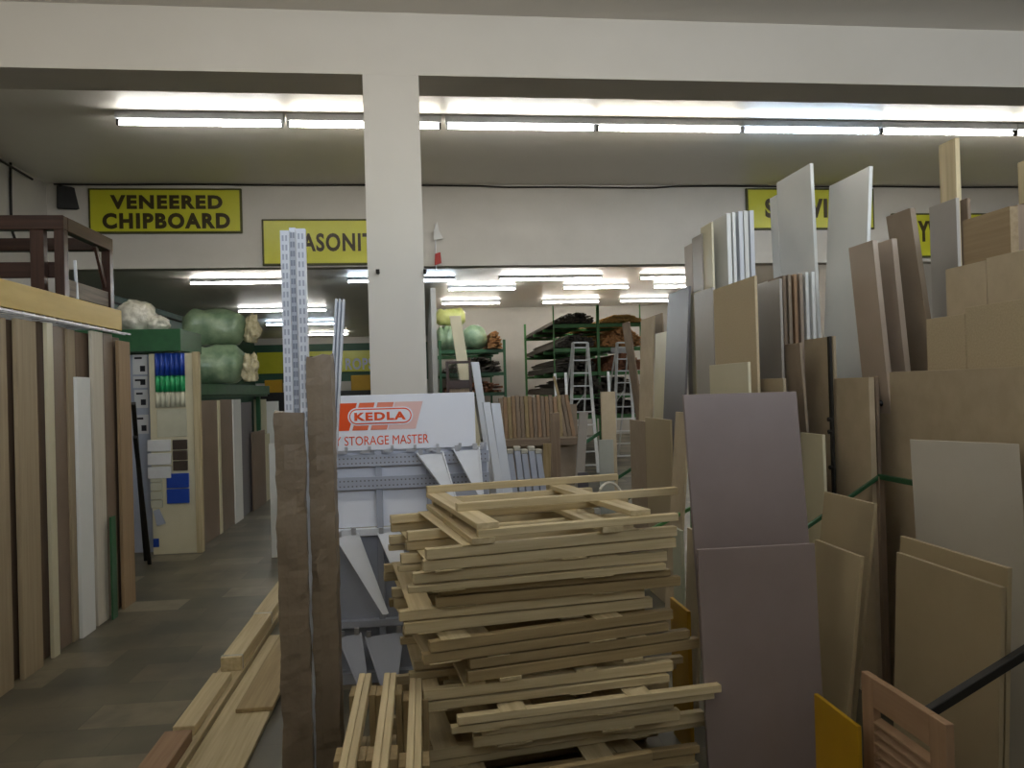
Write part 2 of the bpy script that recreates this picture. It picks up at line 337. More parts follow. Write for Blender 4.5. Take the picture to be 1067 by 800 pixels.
# ------------------------------------------------------------------ generic boards
def side(near_px, near_py, far_px, X, lean, mat, label, name='board', th=.016, group=None, cat='board', z0=0.0):
    """sheet standing parallel to the aisle; its top edge shows from far_px to near_px"""
    Pn = atX(near_px, near_py, X); z = Pn.z; y0 = Pn.y; y1 = Yon(far_px, X, z)
    k = math.tan(math.radians(lean)); xb = X - (z - z0) * k
    pts = [(xb, y0, z0), (xb + th, y0, z0), (xb + th, y1, z0), (xb, y1, z0), (X, y0, z), (X + th, y0, z), (X + th, y1, z), (X, y1, z)]
    return single(name, MB().hexa(pts, .0015), mat, label, cat, group)
def front(pl, pr, py, Y, mat, label, name='board', th=.018, back=0.0, shift=0.0, z0=0.0, group=None, cat='board', yaw=0.0):
    """sheet facing the viewer, top edge at row py between columns pl..pr, base moved by shift (x) and -back (y)"""
    a = atY(pl, py, Y); b = atY(pr, py, Y); z = atY((pl + pr) / 2, py, Y).z; dy = (b.x - a.x) * yaw
    pts = [(a.x + shift, Y - back, z0), (b.x + shift, Y - back + dy, z0), (b.x + shift, Y - back + th + dy, z0), (a.x + shift, Y - back + th, z0), (a.x, Y, z), (b.x, Y + dy, z), (b.x, Y + th + dy, z), (a.x, Y + th, z)]
    return single(name, MB().hexa(pts, .0015), mat, label, cat, group)

# ------------------------------------------------------------------ timber store along the far side of the aisle (first bay)
def planks():
    X0 = -2.33
    L = [  # column range, row of the top at its middle, x offset, material, label
        (-26, 10, 329, 0, wood('pale_plank', (146, 130, 104), (166, 150, 122), 'z'), 'pale pine plank at the near end of the yellow topped rack'),
        (8, 21, 334, -.05, wood('umber_timber', (96, 78, 62), (116, 98, 80), 'z'), 'dark brown plank recessed beside the near pale pine plank'),
        (20, 41, 334, 0, wood('pale_plank', (146, 130, 104), (166, 150, 122), 'z'), 'wide pale pine plank standing forward under the yellow fascia'),
        (40, 52, 336, -.05, wood('umber_timber', (96, 78, 62), (116, 98, 80), 'z'), 'brown plank between the wide pale plank and a pale strip'),
        (52, 58.5, 337, .0, cream, 'narrow cream strip board in the yellow topped rack'),
        (58, 73, 341, -.03, umber, 'wide taupe board beyond the narrow cream strip'),
        (73, 81, 344, -.015, wood('pale_plank', (146, 130, 104), (166, 150, 122), 'z'), 'narrow tan plank beside the wide taupe board'),
        (80, 97, 347, -.045, wood('umber_timber', (96, 78, 62), (116, 98, 80), 'z'), 'brown plank behind the shorter white board'),
        (82, 96, 393, .01, whitem, 'shorter white board in front of a brown plank'),
        (98.5, 110, 346, .0, wood('birch', (206, 196, 176), (222, 214, 196), 'z'), 'pale birch plank beside the shorter white board'),
        (110, 120, 348, -.02, umber, 'taupe board just past the pale birch plank'),
        (119, 127, 352, -.03, wood('umber_timber', (96, 78, 62), (116, 98, 80), 'z'), 'brown plank second from the end of the yellow topped rack'),
        (126, 138, 356, .02, wood('honey_pine', (150, 124, 92), (170, 144, 110), 'z'), 'honey coloured plank at the far end of the yellow topped rack'),
    ]
    for a, b, py, dx, m, lab in L:
        X = X0 + dx; mid = (a + b) / 2
        z = atX(mid, py, X).z; y0 = Yon(a, X, 1.2); y1 = Yon(b, X, 1.2)
        single('plank', MB().box((X - .024, y0 + .002, 0), (X, y1 - .002, z), .002), m, lab, 'plank')
    X = X0 + .045; y0, y1 = Yon(116, X, .6), Yon(121, X, .6)
    single('offcut', MB().box((X - .012, y0, 0), (X, y1, atX(118, 538, X).z), .001), dgreen, 'short green offcut leaning on the brown planks near the floor', 'offcut')
planks()
# rack with the yellow fascia and the wire shelf under it
zf0, zf1 = 2.15, 2.31
ye = Yon(127, -2.36, 2.2)
t = thing('timber_rack', 'timber rack with yellow top fascia holding upright planks by the aisle', 'rack', (-3, 4.6, 0))
MB().box((-2.39, 2.9, zf0), (-2.36, ye, zf1), .003).build('fascia', yfascia, t)
m = MB()
for k in range(24): m.bar((-2.30, 3 + k * .125, zf0 - .02), (-3.3, 3 + k * .125, zf0 - .02), .008, .008)
m.bar((-2.30, 2.9, zf0 - .03), (-2.30, ye, zf0 - .03), .012, .012); m.bar((-2.34, 2.9, zf0 - .03), (-2.34, ye, zf0 - .03), .012, .012); m.bar((-3.3, 2.9, zf0 - .03), (-3.3, ye, zf0 - .03), .012, .012)
m.build('wire_shelf', steel, t)
for y in (2.95, ye - .05):
    for x in (-3.3, -2.6): MB().box((x - .03, y - .03, 0), (x + .03, y + .03, zf0 - .04), .003).build('post', darkwood('z'), t)
MB().box((-2.75, 2.95, 0), (-2.72, ye, zf0 - .1)).build('back_panel', mdfd, t)
# dark wooden frame standing on the rack
zb = 2.14; xr = -2.47; yA, yBk = Yon(66, -2.44, 2.8) + .035, Yon(118, -2.44, 2.75) - .035
zt_ = atX(66, 224, -2.44).z; xi = XonY(41, yA, 2.5)
t = thing('wooden_frame', 'dark stained wooden frame standing on the yellow fascia rack', 'frame', (-2.9, 5.6, zb))
dw = darkwood
for (x, y) in ((xr, yA), (xr, yBk), (-3.9, yA), (-3.9, yBk)): MB().box((x - .035, y - .035, zb), (x + .03, y + .035, zt_ - .1), .004).build('leg', dw('z'), t)
MB().box((xi - .045, yA - .03, zb), (xi + .045, yA + .03, zt_ - .1), .004).build('leg', dw('z'), t)
MB().box((-4.0, yA - .035, zt_ - .1), (xr + .03, yA + .035, zt_), .004).build('rail', dw('x'), t)
MB().box((xr - .035, yA + .035, zt_ - .1), (xr + .03, yBk + .035, zt_), .004).build('rail', dw('y'), t)
MB().box((-4.0, yBk - .035, zt_ - .1), (xr - .035, yBk + .035, zt_), .004).build('rail', dw('x'), t)
MB().box((-3.865, yA + .035, zb + .33), (-2.52, yA + .06, zb + .44), .004).build('rail', dw('x'), t)
MB().box((xr - .02, yA + .036, zb + .2), (xr + .015, yBk - .036, zb + .32), .004).build('grey_rail', wood('scuffed_wood', (96, 86, 78), (140, 130, 118), 'y'), t)
MB().bar((xr - .01, yBk - .2, zt_ - .1), (xr - .01, yBk - .04, zb + .36), .02, .04).build('brace', dw('z'), t)
for px, lab in ((91, 'thin white pole standing inside the dark wooden frame'), (122, 'thin white pole leaning past the end of the dark wooden frame')):
    a = atY(px, 273, 5.9); single('pole', MB().bar((min(a.x, -2.44), 5.8, zf0 - .012), (min(a.x, -2.44) - .03, 5.83, a.z), .016, .016), whsteel, lab, 'pole')
# dark poles leaning past the end of the rack
for (a, b, ya, yb_, lab) in (((139, 420), (152, 584), 6.6, 6.45, 'dark pole leaning beside the sample board'), ((141, 455), (156, 588), 6.75, 6.5, 'second dark pole crossing in front of the sample board')):
    p0 = atZ(*b); p1 = atY(a[0], a[1], ya); single('pole', MB().bar(p0 + Vector((0, 0, .01)), p1, .035, .035, .003), black, lab, 'pole')

# ------------------------------------------------------------------ sample board and second bay
YS = 8.25
x0, x1 = XonY(157, YS, 1.2), XonY(202, YS, 1.2); zt = atY(180, 368, YS).z
t = thing('sample_board', 'white sample board with blue and green roofing samples by the aisle', 'display board', ((x0 + x1) / 2, YS, 0))
MB().box((x0, YS, .0), (x1, YS + .025, zt), .002).build('panel', cream, t)
def corr(a, b, r0, r1, mat, name):
    xa, xb = XonY(a, YS, 1.6), XonY(b, YS, 1.6); za, zb_ = atY((a + b) / 2, r1, YS).z, atY((a + b) / 2, r0, YS).z
    m = MB(); nn = 36; v = []
    for k in range(nn + 1):
        x = xa + (xb - xa) * k / nn; y = YS - .02 - .012 * math.sin(k / nn * 2 * math.pi * 6); v.append((m.bm.verts.new((x, y, za)), m.bm.verts.new((x, y, zb_))))
    for A, B in zip(v, v[1:]): m.bm.faces.new((A[0], B[0], B[1], A[1]))
    o = m.build(name, mat, t, smooth=True); md = o.modifiers.new('s', 'SOLIDIFY'); md.thickness = .003
corr(163, 194, 368, 392, bluep, 'blue_sample'); corr(163, 194, 391, 409, greenp, 'green_sample'); corr(163, 194, 408, 424, clearp, 'clear_sample')
def slab(a, b, r0, r1, mat, name, d=.02, y=YS):
    xa, xb = XonY(a, y, 1.3), XonY(b, y, 1.3); MB().box((xa, y - d, atY((a + b) / 2, r1, y).z), (xb, y - .001, atY((a + b) / 2, r0, y).z), .003).build(name, mat, t)
slab(164, 195, 426, 455, clearp, 'flat_sample', .01)
for k in range(3): slab(154, 178, 458 + k * 14, 470 + k * 14, paper, 'gutter_sample', .03 + .004 * k)
for k in range(3): slab(180, 195, 458 + k * 11, 468 + k * 11, dgrey, 'brown_sample', .025)
for k in range(2): slab(173, 196, 493 + k * 16, 508 + k * 16, bluep, 'blue_trim_sample', .03)
for k in range(4): slab(156, 168, 494 + k * 9, 502 + k * 9, clearp, 'trim_sample', .025)
slab(157, 163, 561, 570, bluep, 'blue_tag', .012)
p = [atY(a, b, YS - .01) for a, b in ((160, 532), (166, 530), (173, 545), (164, 548))]
MB().prism(p, (0, -.012, 0)).build('loose_sample', greysteel, t)
xa, xb = XonY(202.5, YS, 1.2), XonY(209, YS, 1.2)
single('post', MB().box((xa, YS - .02, 0), (xb, YS + .06, zt + .01), .003), pine('z'), 'pale pine post at the edge of the sample board', 'post')
x2 = XonY(128, 8.4, 1.2)
t = thing('notice_board', 'notice board with pinned black and white sheets behind the sample board', 'notice board', ((x2 + x0) / 2, 8.4, 0))
MB().box((x2, 8.4, 0), (x0 + .1, 8.42, zt), .002).build('panel', greysteel, t)
for a, b, r0, r1 in ((139, 154, 369, 390), (139, 154, 392, 404), (140, 154, 406, 425), (140, 154, 432, 452)):
    xa, xb = XonY(a, 8.39, 1.6), XonY(b, 8.39, 1.6); za, zc = atY(147, r1, 8.39).z, atY(147, r0, 8.39).z
    o = MB().box((xa, 8.392, za), (xb, 8.399, zc)).build('sheet', paper, t)
    MB().box((xa + .02, 8.389, zc - .05), (xb - .05, 8.3915, zc - .03)).build('print', inkp, o)
    MB().box((xb - .07, 8.389, za + .03), (xb - .02, 8.3915, za + .09)).build('print', inkp, o)
# green cupboard top over the bay
gx = XonY(188, 8.2, 2.2)
single('cupboard', MB().box((-4.3, 8.2, zt + .02), (gx, 8.95, zt + .25), .006), dgreen, 'green box top above the sample board', 'box')
single('support_stand', MB().box((-4.28, 8.5, 0), (-4.22, 8.9, zt - .04)).box((-3.72, 8.5, 0), (-3.66, 8.9, zt - .04)).box((-4.28, 8.5, zt - .0401), (-3.66, 8.9, zt + .018)), dgreen, 'green frame carrying the green box top', 'stand')
def blob(name, c, r, mat, label, cat, seed=0, amp=.18, group=None, sub=4):
    m = MB(); bmesh.ops.create_icosphere(m.bm, subdivisions=sub, radius=1)
    from mathutils import noise
    for v in m.bm.verts:
        d = 1 + amp * noise.noise(v.co * 2.2 + Vector((seed * 7.1, seed, 0))) + amp * .5 * noise.noise(v.co * 6 + Vector((seed, 3, 1)))
        v.co = Vector((v.co.x * r[0] * d + c[0], v.co.y * r[1] * d + c[1], max(v.co.z * d, -.72) * r[2] + c[2]))
    return single(name, m, mat, label, cat, group, True)
p = atY(143, 334, 8.5); blob('wrapped_parcel', (p.x, 8.5, zt + .25 + .14), (.2, .22, .19), plasticw, 'lumpy parcel in clear plastic on the green box top', 'parcel', 1)
p = atY(155, 338, 8.55); blob('wrapped_parcel', (p.x + .1, 8.5, zt + .25 + .075), (.13, .16, .1), plasticw, 'small plastic wrapped parcel beside the lumpy one on the green box', 'parcel', 2)

# second bay: boards 1.6 m high with the green fascia and rolls of insulation
XB = -2.4
for a, b, r, dx, m, lab, h in ((209, 228, 417, 0, umber, 'wide taupe board at the near end of the low green fascia', None), (228, 230.5, 417, .01, cream, 'thin pale edge strip between two taupe boards', None), (230.5, 244, 416, 0, umber, 'brown board between the pale strip and a white board', None),
                         (244, 252, 416, .015, whitem, 'white board standing among brown boards under the green fascia', None), (252, 263, 419, -.02, slate, 'dark grey board next to the white one under the green fascia', None), (263, 276, 449, .02, umber, 'short dark brown board beyond the dark grey one', None), (276, 281, 452, .0, cream, 'short cream board at the far end of the aisle boards', None)):
    X = XB + dx; z = atX((a + b) / 2, r, X).z
    single('board', MB().box((X - .02, Yon(a, X, 1) + .003, 0), (X, Yon(b, X, 1) - .003, z), .002), m, lab, 'board')
yb0, yb1 = Yon(210, XB, 1.65), Yon(283, XB, 1.65)
t = thing('timber_rack', 'low rack with green fascia holding boards and insulation rolls', 'rack', (-3, 10, 0))
MB().box((XB - .06, yb0, 1.63), (XB - .03, yb1, 1.76), .003).build('fascia', dgreen, t)
MB().box((-3.6, yb0, 1.6), (XB - .065, yb1, 1.66)).build('shelf', dgreen, t)
for y in (yb0 + .05, yb1 - .05):
    for x in (-3.55, -2.6): MB().box((x - .03, y - .03, 0), (x + .03, y + .03, 1.6)).build('post', dgreen, t)
def roll(c, axis, L_, r, mat, label, seed):
    m = MB(); from mathutils import noise
    nn, sg = 18, 20; a = Vector(axis).normalized(); u = a.cross(Vector((0, 0, 1))).normalized(); v = Vector((0, 0, 1)); R_ = []
    for i in range(nn + 1):
        s = i / nn; k = r * min(1, .55 + 3.2 * min(s, 1 - s)) if min(s, 1 - s) < .14 else r
        ring = []
        for j in range(sg):
            th = 2 * math.pi * j / sg; d = k * (1 + .22 * noise.noise(Vector((s * 6, math.cos(th) * 1.5 + seed, math.sin(th) * 1.5))))
            ring.append(m.bm.verts.new(Vector(c) + a * (s - .5) * L_ + u * math.cos(th) * d + v * max(math.sin(th) * d, -.9 * r)))
        R_.append(ring)
    for A, B in zip(R_, R_[1:]):
        for j in range(sg): m.bm.faces.new((A[j], A[(j + 1) % sg], B[(j + 1) % sg], B[j]))
    m.bm.faces.new(R_[0][::-1]); m.bm.faces.new(R_[-1])
    return single('insulation_roll', m, mat, label, 'roll', None, True)
roll((-2.56, 9.9, 2.0), (1, .25, 0), .72, .25, foilgreen, 'pale green wrapped insulation roll resting on the low green rack', 1)
roll((-2.58, 9.98, 2.475), (1, .2, 0), .74, .24, foilgreen, 'pale green wrapped insulation roll topmost on the low green rack', 2)
p = atY(271, 380, 9.7); blob('insulation_tuft', (-2.11, 9.75, 1.93), (.09, .12, .2), fluff, 'cream insulation wool bulging at the end of the green rolls', 'insulation', 3, .5)
blob('insulation_tuft', (-2.11, 9.9, 2.42), (.09, .14, .2), fluff, 'cream insulation wool at the end of the topmost roll', 'insulation', 5, .5)
blob('insulation_tuft', (-2.9, 9.35, 1.775), (.17, .14, .14), fluff, 'cream insulation wool heaped in front of the green rolls', 'insulation', 4, .4)
front(264, 277, 416, 12.6, cream, 'cream door panel at the far end of the aisle', 'board', .03)
front(277, 290, 418, 12.9, whitem, 'white door panel beside the cream one at the far end of the aisle', 'board', .03)
front(280, 289, 462, 7.8, whitem, 'low white board behind the brown paper bundle', 'board', .02, group=None)
# end wall sign at the far left
YE = YB - .1
a, b = atY(268, 380, YE), atY(395, 380, YE); z1, z0 = atY(330, 366, YE).z, atY(330, 388, YE).z
t = thing('shop_sign', 'yellow fascia sign on the far green end wall', 'sign', ((a.x + b.x) / 2, YE, z0))
MB().box((a.x, YE, z0), (b.x, YE + .08, z1), .01).build('panel', signy, t)
text('C', atY(319, 380, YE).x, atY(328, 380, YE).x, atY(323, 383, YE).z, atY(323, 371, YE).z, YE - .002, signink, 'lettering', t)
text('ROPS', atY(360, 380, YE).x, atY(389, 380, YE).x, atY(374, 385, YE).z, atY(374, 373, YE).z, YE - .002, greysteel, 'lettering', t)
for px0, px1, r0, r1, lab in ((276, 294, 396, 412, 'yellow crate on the floor beneath the far end sign'), (366, 388, 391, 404, 'yellow notice under the far end sign')):
    Y = YE - .4; a, b = XonY(px0, Y, 1.7), XonY(px1, Y, 1.7); single('storage_box', MB().box((a, Y, 0), (b, Y + .3, atY(px0, r0, Y).z), .02), yellowp, lab, 'box')
single('dark_cabinet', MB().box((XFAR + .1, YE - .6, 0), (.2, YE - .5, 1.75)), black, 'dark counter screen along the far end wall', 'screen')

# ------------------------------------------------------------------ lumber on the floor by the aisle
def lum(name, a, b, mat, label): return single(name, MB().box(a, b, .003), mat, label, 'timber')
lum('plank', (-1.205, 2.3, 0), (-1.06, 6.2, .045), pine('y'), 'long pale plank on the floor under the reddish beam by the aisle')
lum('plank', (-1.05, 2.3, 0), (-.80, 5.2, .024), pine('y'), 'wide pale board flat on the floor beside the aisle planks')
lum('plank', (-.97, 3.95, .0245), (-.79, 5.6, .046), oldpine('y'), 'shorter board lying on the wide pale floor board')
lum('beam', (-1.20, 2.2, .046), (-1.08, 3.62, .10), redwood('y'), 'reddish beam on the floor planks by the aisle')
lum('beam', (-1.185, 3.68, .046), (-1.085, 4.36, .092), pine('y'), 'short pine beam just beyond the reddish beam')
t = thing('beam', 'pine beam with white banded end on the aisle floor stack', 'timber', (-1.1, 5, .046))
MB().box((-1.18, 4.5, .046), (-1.065, 5.4, .125), .003).build('body', pine('y'), t)
for y in (4.52, 5.36): MB().box((-1.182, y, .0465), (-1.063, y + .02, .1275), .001).build('band', plasticw, t)
lum('beam', (-1.2, 5.45, .046), (-1.08, 6.4, .11), pine('y'), 'pine beam at the far end of the aisle floor stack')

# ------------------------------------------------------------------ paper wrapped bundles and slotted uprights
def bundle(px0, px1, py, Y, d, mat, label, seed, leanx=0.0):
    from mathutils import noise
    m = MB(); xa, xb = XonY(px0, Y, 1.3), XonY(px1, Y, 1.3); zt = atY((px0 + px1) / 2, py, Y).z
    nz, per = 64, [(0, 0), (.33, -.03), (.66, -.02), (1, 0), (1.02, .5), (1, 1), (.5, 1.03), (0, 1), (-.02, .5)]
    R_ = []
    for i in range(nz + 1):
        z = zt * i / nz; ring = []
        for k, (u, v) in enumerate(per):
            w_ = .007 * noise.noise(Vector((u * 3 + seed * 5, v * 3, z * 7))) + .0035 * noise.noise(Vector((u * 9, v * 9 + seed, z * 23)))
            top = (.03 * noise.noise(Vector((k * 1.7, seed, 3))) if i == nz else 0)
            ring.append(m.bm.verts.new((xa + (xb - xa) * u + w_ + leanx * (zt - z), Y + d * v + w_, z + top)))
        R_.append(ring)
    for A, B in zip(R_, R_[1:]):
        for k in range(len(per)): m.bm.faces.new((A[k], A[(k + 1) % len(per)], B[(k + 1) % len(per)], B[k]))
    m.bm.faces.new(R_[0][::-1]); m.bm.faces.new(R_[-1])
    return single('paper_bundle', m, mat, label, 'bundle')
YU = 2.98
def upright(px0, px1, py, Y, z0, label):
    xa, xb = XonY(px0, Y, 1.9), XonY(px1, Y, 1.9); zt = atY((px0 + px1) / 2, py, Y).z
    t = thing('slotted_upright', label, 'upright', ((xa + xb) / 2, Y, z0), 'slotted steel uprights')
    m = MB(); m.box((xa, Y, z0), (xb, Y + .004, zt)); m.box((xa, Y + .004, z0), (xa + .003, Y + .03, zt)); m.box((xb - .003, Y + .004, z0), (xb, Y + .03, zt))
    m.build('channel', whsteel, t)
    m = MB(); w_ = xb - xa; z = zt - .03
    while z > 1.48:
        for u in (.3, .7): m.box((xa + w_ * u - .0035, Y - .0012, z - .011), (xa + w_ * u + .0035, Y + .0005, z + .011))
        z -= .036
    o = m.build('slots', greysteel, t); o['kind'] = 'stuff'
upright(294, 303, 240, YU + .02, 0, 'slotted white upright at the aisle side of the paper bundle')
upright(303.5, 310, 237, YU + .06, 0, 'slotted white upright in the middle of the paper bundle')
upright(310.5, 320, 238, YU + .02, 0, 'slotted white upright at the sign side of the paper bundle')
bundle(287, 318, 430, YU - .01, .11, kraft, 'brown paper bundle with torn top holding the slotted uprights', 1)
bundle(322, 348, 371, YU + .01, .11, kraft, 'taller brown paper bundle with closed pointed top', 4)
xa, xb = XonY(349, 3.1, 2.0), XonY(359, 3.1, 2.0)
t = thing('steel_rail', 'narrow white double channel rail standing beside the taller paper bundle', 'rail', ((xa + xb) / 2, 3.1, 0))
zt = atY(354, 311, 3.1).z
for u in (0, .38, .76): MB().hexa([(q_ + s_, y_, z_) for z_, s_ in ((0, -.15), (zt - .003 * u, 0)) for q_, y_ in ((xa + (xb - xa) * u, 3.1), (xa + (xb - xa) * (u + .22), 3.1), (xa + (xb - xa) * (u + .22), 3.12), (xa + (xb - xa) * u, 3.12))], .001).build('channel', whsteel, t)
MB().hexa([(xa - .15, 3.1201, 0), (xb - .15, 3.1201, 0), (xb - .15, 3.124, 0), (xa - .15, 3.124, 0), (xa, 3.1201, zt - .01), (xb, 3.1201, zt - .01), (xb, 3.124, zt - .01), (xa, 3.124, zt - .01)]).build('web', greysteel, t)

# ------------------------------------------------------------------ display stand with the orange logo
YK = 4.3
kx0, kx1 = XonY(336, YK, 1.45), XonY(495, YK, 1.45)
kz1, kz0 = atY(420, 410.5, YK).z, atY(420, 468, YK).z
t = thing('display_stand', 'white shelving display stand with orange logo header in front of the pillar', 'display stand', ((kx0 + kx1) / 2, YK, 0))
hd = MB().box((kx0, YK, kz0), (kx1, YK + .03, kz1), .003).build('header_panel', kedwhite, t)
hx = lambda px: XonY(px, YK, 1.45)
hz = lambda py, px=400: atY(px, py, YK).z
def para(a, b, mat, y, r0=419, r1=447.5):
    sl = 9
    pts = [(hx(a - sl * .9), y, hz(r1)), (hx(b - sl * .9), y, hz(r1)), (hx(b), y, hz(r0)), (hx(a), y, hz(r0))]
    MB().prism(pts, (0, -.0015, 0)).build('logo_block', mat, hd)
MB().prism([(hx(352), YK - .001, hz(447.5)), (hx(363.5), YK - .001, hz(447.5)), (hx(372.5), YK - .001, hz(419)), (hx(352), YK - .001, hz(419))], (0, -.0015, 0)).build('logo_block', orange, hd)
para(375, 391, orange2, YK - .001); para(394, 411, orange3, YK - .001); para(412, 441, orange4, YK - .001)
def pill(a, b, r0, r1, y, mat, name):
    z0_, z1_ = hz(r1), hz(r0); R = (z1_ - z0_) / 2; xa, xb = hx(a) + R, hx(b) - R; zc = (z0_ + z1_) / 2
    pts = [(xb + R * math.sin(k * math.pi / 12), y, zc + R * math.cos(k * math.pi / 12)) for k in range(13)] + [(xa - R * math.sin(k * math.pi / 12), y, zc - R * math.cos(k * math.pi / 12)) for k in range(13)]
    MB().prism(pts, (0, -.0015, 0)).build(name, mat, hd)
pill(362.5, 430.5, 424, 442.5, YK - .003, kedwhite, 'logo_border'); pill(364, 429, 425.2, 441.2, YK - .005, orange, 'logo_outline'); pill(365.2, 427.8, 426.5, 439.9, YK - .007, kedwhite, 'logo_field')
text('KEDLA', hx(369.5), hx(423), hz(437.6), hz(429), YK - .009, orange, 'lettering', hd, .045, .0015)
text('DIY STORAGE MASTER', hx(338.5), hx(446), hz(463), hz(453.6), YK - .0005, orange, 'lettering', hd, 0, .0015)
# frame below
for px in (341, 393, 446, 503):
    x = hx(px); MB().box((x - .018, YK + .004, 0), (x + .018, YK + .034, kz0 - .002 if px < 480 else kz0 + .02), .002).build('upright', greysteel, t)
pz = lambda py: atY(400, py, YK).z
kxr = hx(508)
for r0, r1 in ((473, 485), (496, 509)):
    bm_ = MB().box((kx0, YK - .008, pz(r1)), (kxr, YK + .003, pz(r0)), .001).build('perforated_beam', greysteel, t)
    m = MB()
    for k in range(40):
        for rr in (.3, .72):
            x = kx0 + .02 + (kxr - kx0 - .04) * k / 39; z = pz(r0) + (pz(r1) - pz(r0)) * rr; m.box((x - .004, YK - .0088, z - .004), (x + .004, YK - .0078, z + .004))
    o = m.build('holes', slate, bm_); o['kind'] = 'stuff'
MB().box((kx0, YK + .036, pz(549)), (kxr, YK + .05, kz0), .001).build('back_panel', kedwhite, t)
MB().box((kx0, YK + .036, .02), (kxr, YK + .05, pz(556)), .001).build('lower_back_panel', greysteel, t)  # darker grey finish stands in for the shade on this lower part
MB().box((kx0, YK - .01, pz(557)), (kxr, YK + .035, pz(550)), .001).build('shelf_beam', whsteel, t)
MB().box((kx0, YK - .01, pz(652)), (kxr, YK + .035, pz(645)), .001).build('shelf_beam', greysteel, t)
MB().box((kx0, YK - .01, 0), (kxr, YK + .035, .06), .001).build('base_rail', greysteel, t)
m = MB()
for k in range(7):
    x = kx0 + .08 + k * .125; m.box((x, YK - .03, kz0 - .012), (x + .05, YK - .006, kz0 + .004)); m.box((x + .04, YK - .03, kz0), (x + .055, YK - .008, kz0 + .025))
m.build('hooks', steel, t)
def bracket(top0, top1, tip, Yb, label, mat=whsteel, fork=True):
    """tapering folded-steel shelf bracket hanging from the stand, its tip coming forward"""
    a, b, c = atY(*top0, Yb), atY(*top1, Yb), atY(*tip, Yb - .22)
    t = thing('shelf_bracket', label, 'bracket', tuple(cen([a, b, c])), 'shelf brackets on the display stand')
    e = (b - a).normalized(); w2 = .016
    n_ = (b - a).cross(c - a).normalized()
    if n_.y > 0: n_ = -n_
    MB().prism([a, b, c + e * w2, c - e * w2], n_ * -.003).build('web', mat, t)
    MB().hexa([a, a + e * .008, c - e * (w2 - .008), c - e * w2, a + n_ * .02, a + e * .008 + n_ * .02, c - e * (w2 - .008) + n_ * .01, c - e * w2 + n_ * .01]).build('flange', mat, t)
    MB().hexa([b - e * .008, b, c + e * w2, c + e * (w2 - .008), b - e * .008 + n_ * .02, b + n_ * .02, c + e * w2 + n_ * .01, c + e * (w2 - .008) + n_ * .01]).build('flange', mat, t)
    m = MB(); m.box(tuple(a + e * .01 + Vector((0, -.008, 0))), tuple(a + e * .035 + Vector((0, .004, .03)))); m.build('hook', steel, t); m = MB(); m.box(tuple(b - e * .04 + Vector((0, -.008, 0))), tuple(b - e * .015 + Vector((0, .004, .035))))
    m.build('hook', steel, t)
bracket((434, 474), (462, 472), (473, 520), YK - .03, 'tapered white bracket hanging under the header beside the wood stack')
bracket((472, 470), (500, 468), (501, 516), YK - .03, 'tapered white bracket hanging under the header corner')
bracket((349, 560), (374, 556), (402, 640), YK - .03, 'long tapered white bracket under the middle beam beside the steel rail')
bracket((393, 556), (417, 553), (426, 625), YK - .03, 'tapered white bracket in the middle of the stand half behind the stack')
bracket((430, 556), (448, 553), (452, 610), YK - .03, 'tapered bracket on the middle beam mostly behind the stack')
bracket((352, 664), (377, 660), (384, 735), YK - .03, 'low grey bracket on the bottom beam beside the steel rail', greysteel)
bracket((380, 664), (421, 658), (408, 740), YK - .03, 'wide low grey bracket on the bottom beam above the slatted frames', greysteel)

# ------------------------------------------------------------------ pine frames
def frame_unit(L_, D, name, label, group, rail_h=.03, board_h=.012, up=True, rails=(0, .42, .86), boards=(.1, .68), mats=None, loc=(0, 0, 0), rz=0.0, rot=None, rw=.034, bw=.085):
    """pine frame: rails along x, boards along y underneath (or on top when flipped)"""
    t = thing(name, label, 'frame', (0, 0, 0), group)
    rm, bm_ = mats
    for y in rails:
        z0 = board_h if up else 0
        MB().box((0, y * D, z0), (L_, y * D + rw, z0 + rail_h), .002).build('rail', rm, t)
    for x in boards:
        z0 = 0 if up else rail_h
        MB().box((x * L_, -.004, z0), (x * L_ + bw, D * .86 + rw + .004, z0 + board_h), .0015).build('cross_board', bm_, t)
    t.location = loc
    if rot: t.rotation_euler = rot
    else: t.rotation_euler = (0, 0, rz)
    ROOTLOC[t.name] = Vector(loc)
    return t
YP = 2.72; hP = .0845
pairs = [  # seam row at x=580, left and right columns of the front rail
    (574, 441, 705), (600, 425, 690), (617, 455, 707), (641, 421, 681), (667, 441, 698), (690, 488, 733), (721, 434, 692), (741, 470, 736), (758, 494, 702), (786, 432, 741), (806, 440, 715), (828, 425, 730), (847, 450, 735)]
words = ['second', 'third', 'fourth', 'fifth', 'sixth', 'seventh', 'eighth', 'ninth', 'tenth', 'eleventh', 'twelfth', 'thirteenth', 'fourteenth']
npairs = 13
ztop = 1.6 - (574 - 404) / 795 * 2.78 + .045
g = 'pine frames in the stack'
seams = [1.6 - (q[0] - 404) / 795 * 2.78 for q in pairs]; seams[-1] = .036
bnd = [ztop] + [(p_ + q_) / 2 for p_, q_ in zip(seams, seams[1:])] + [0.0]
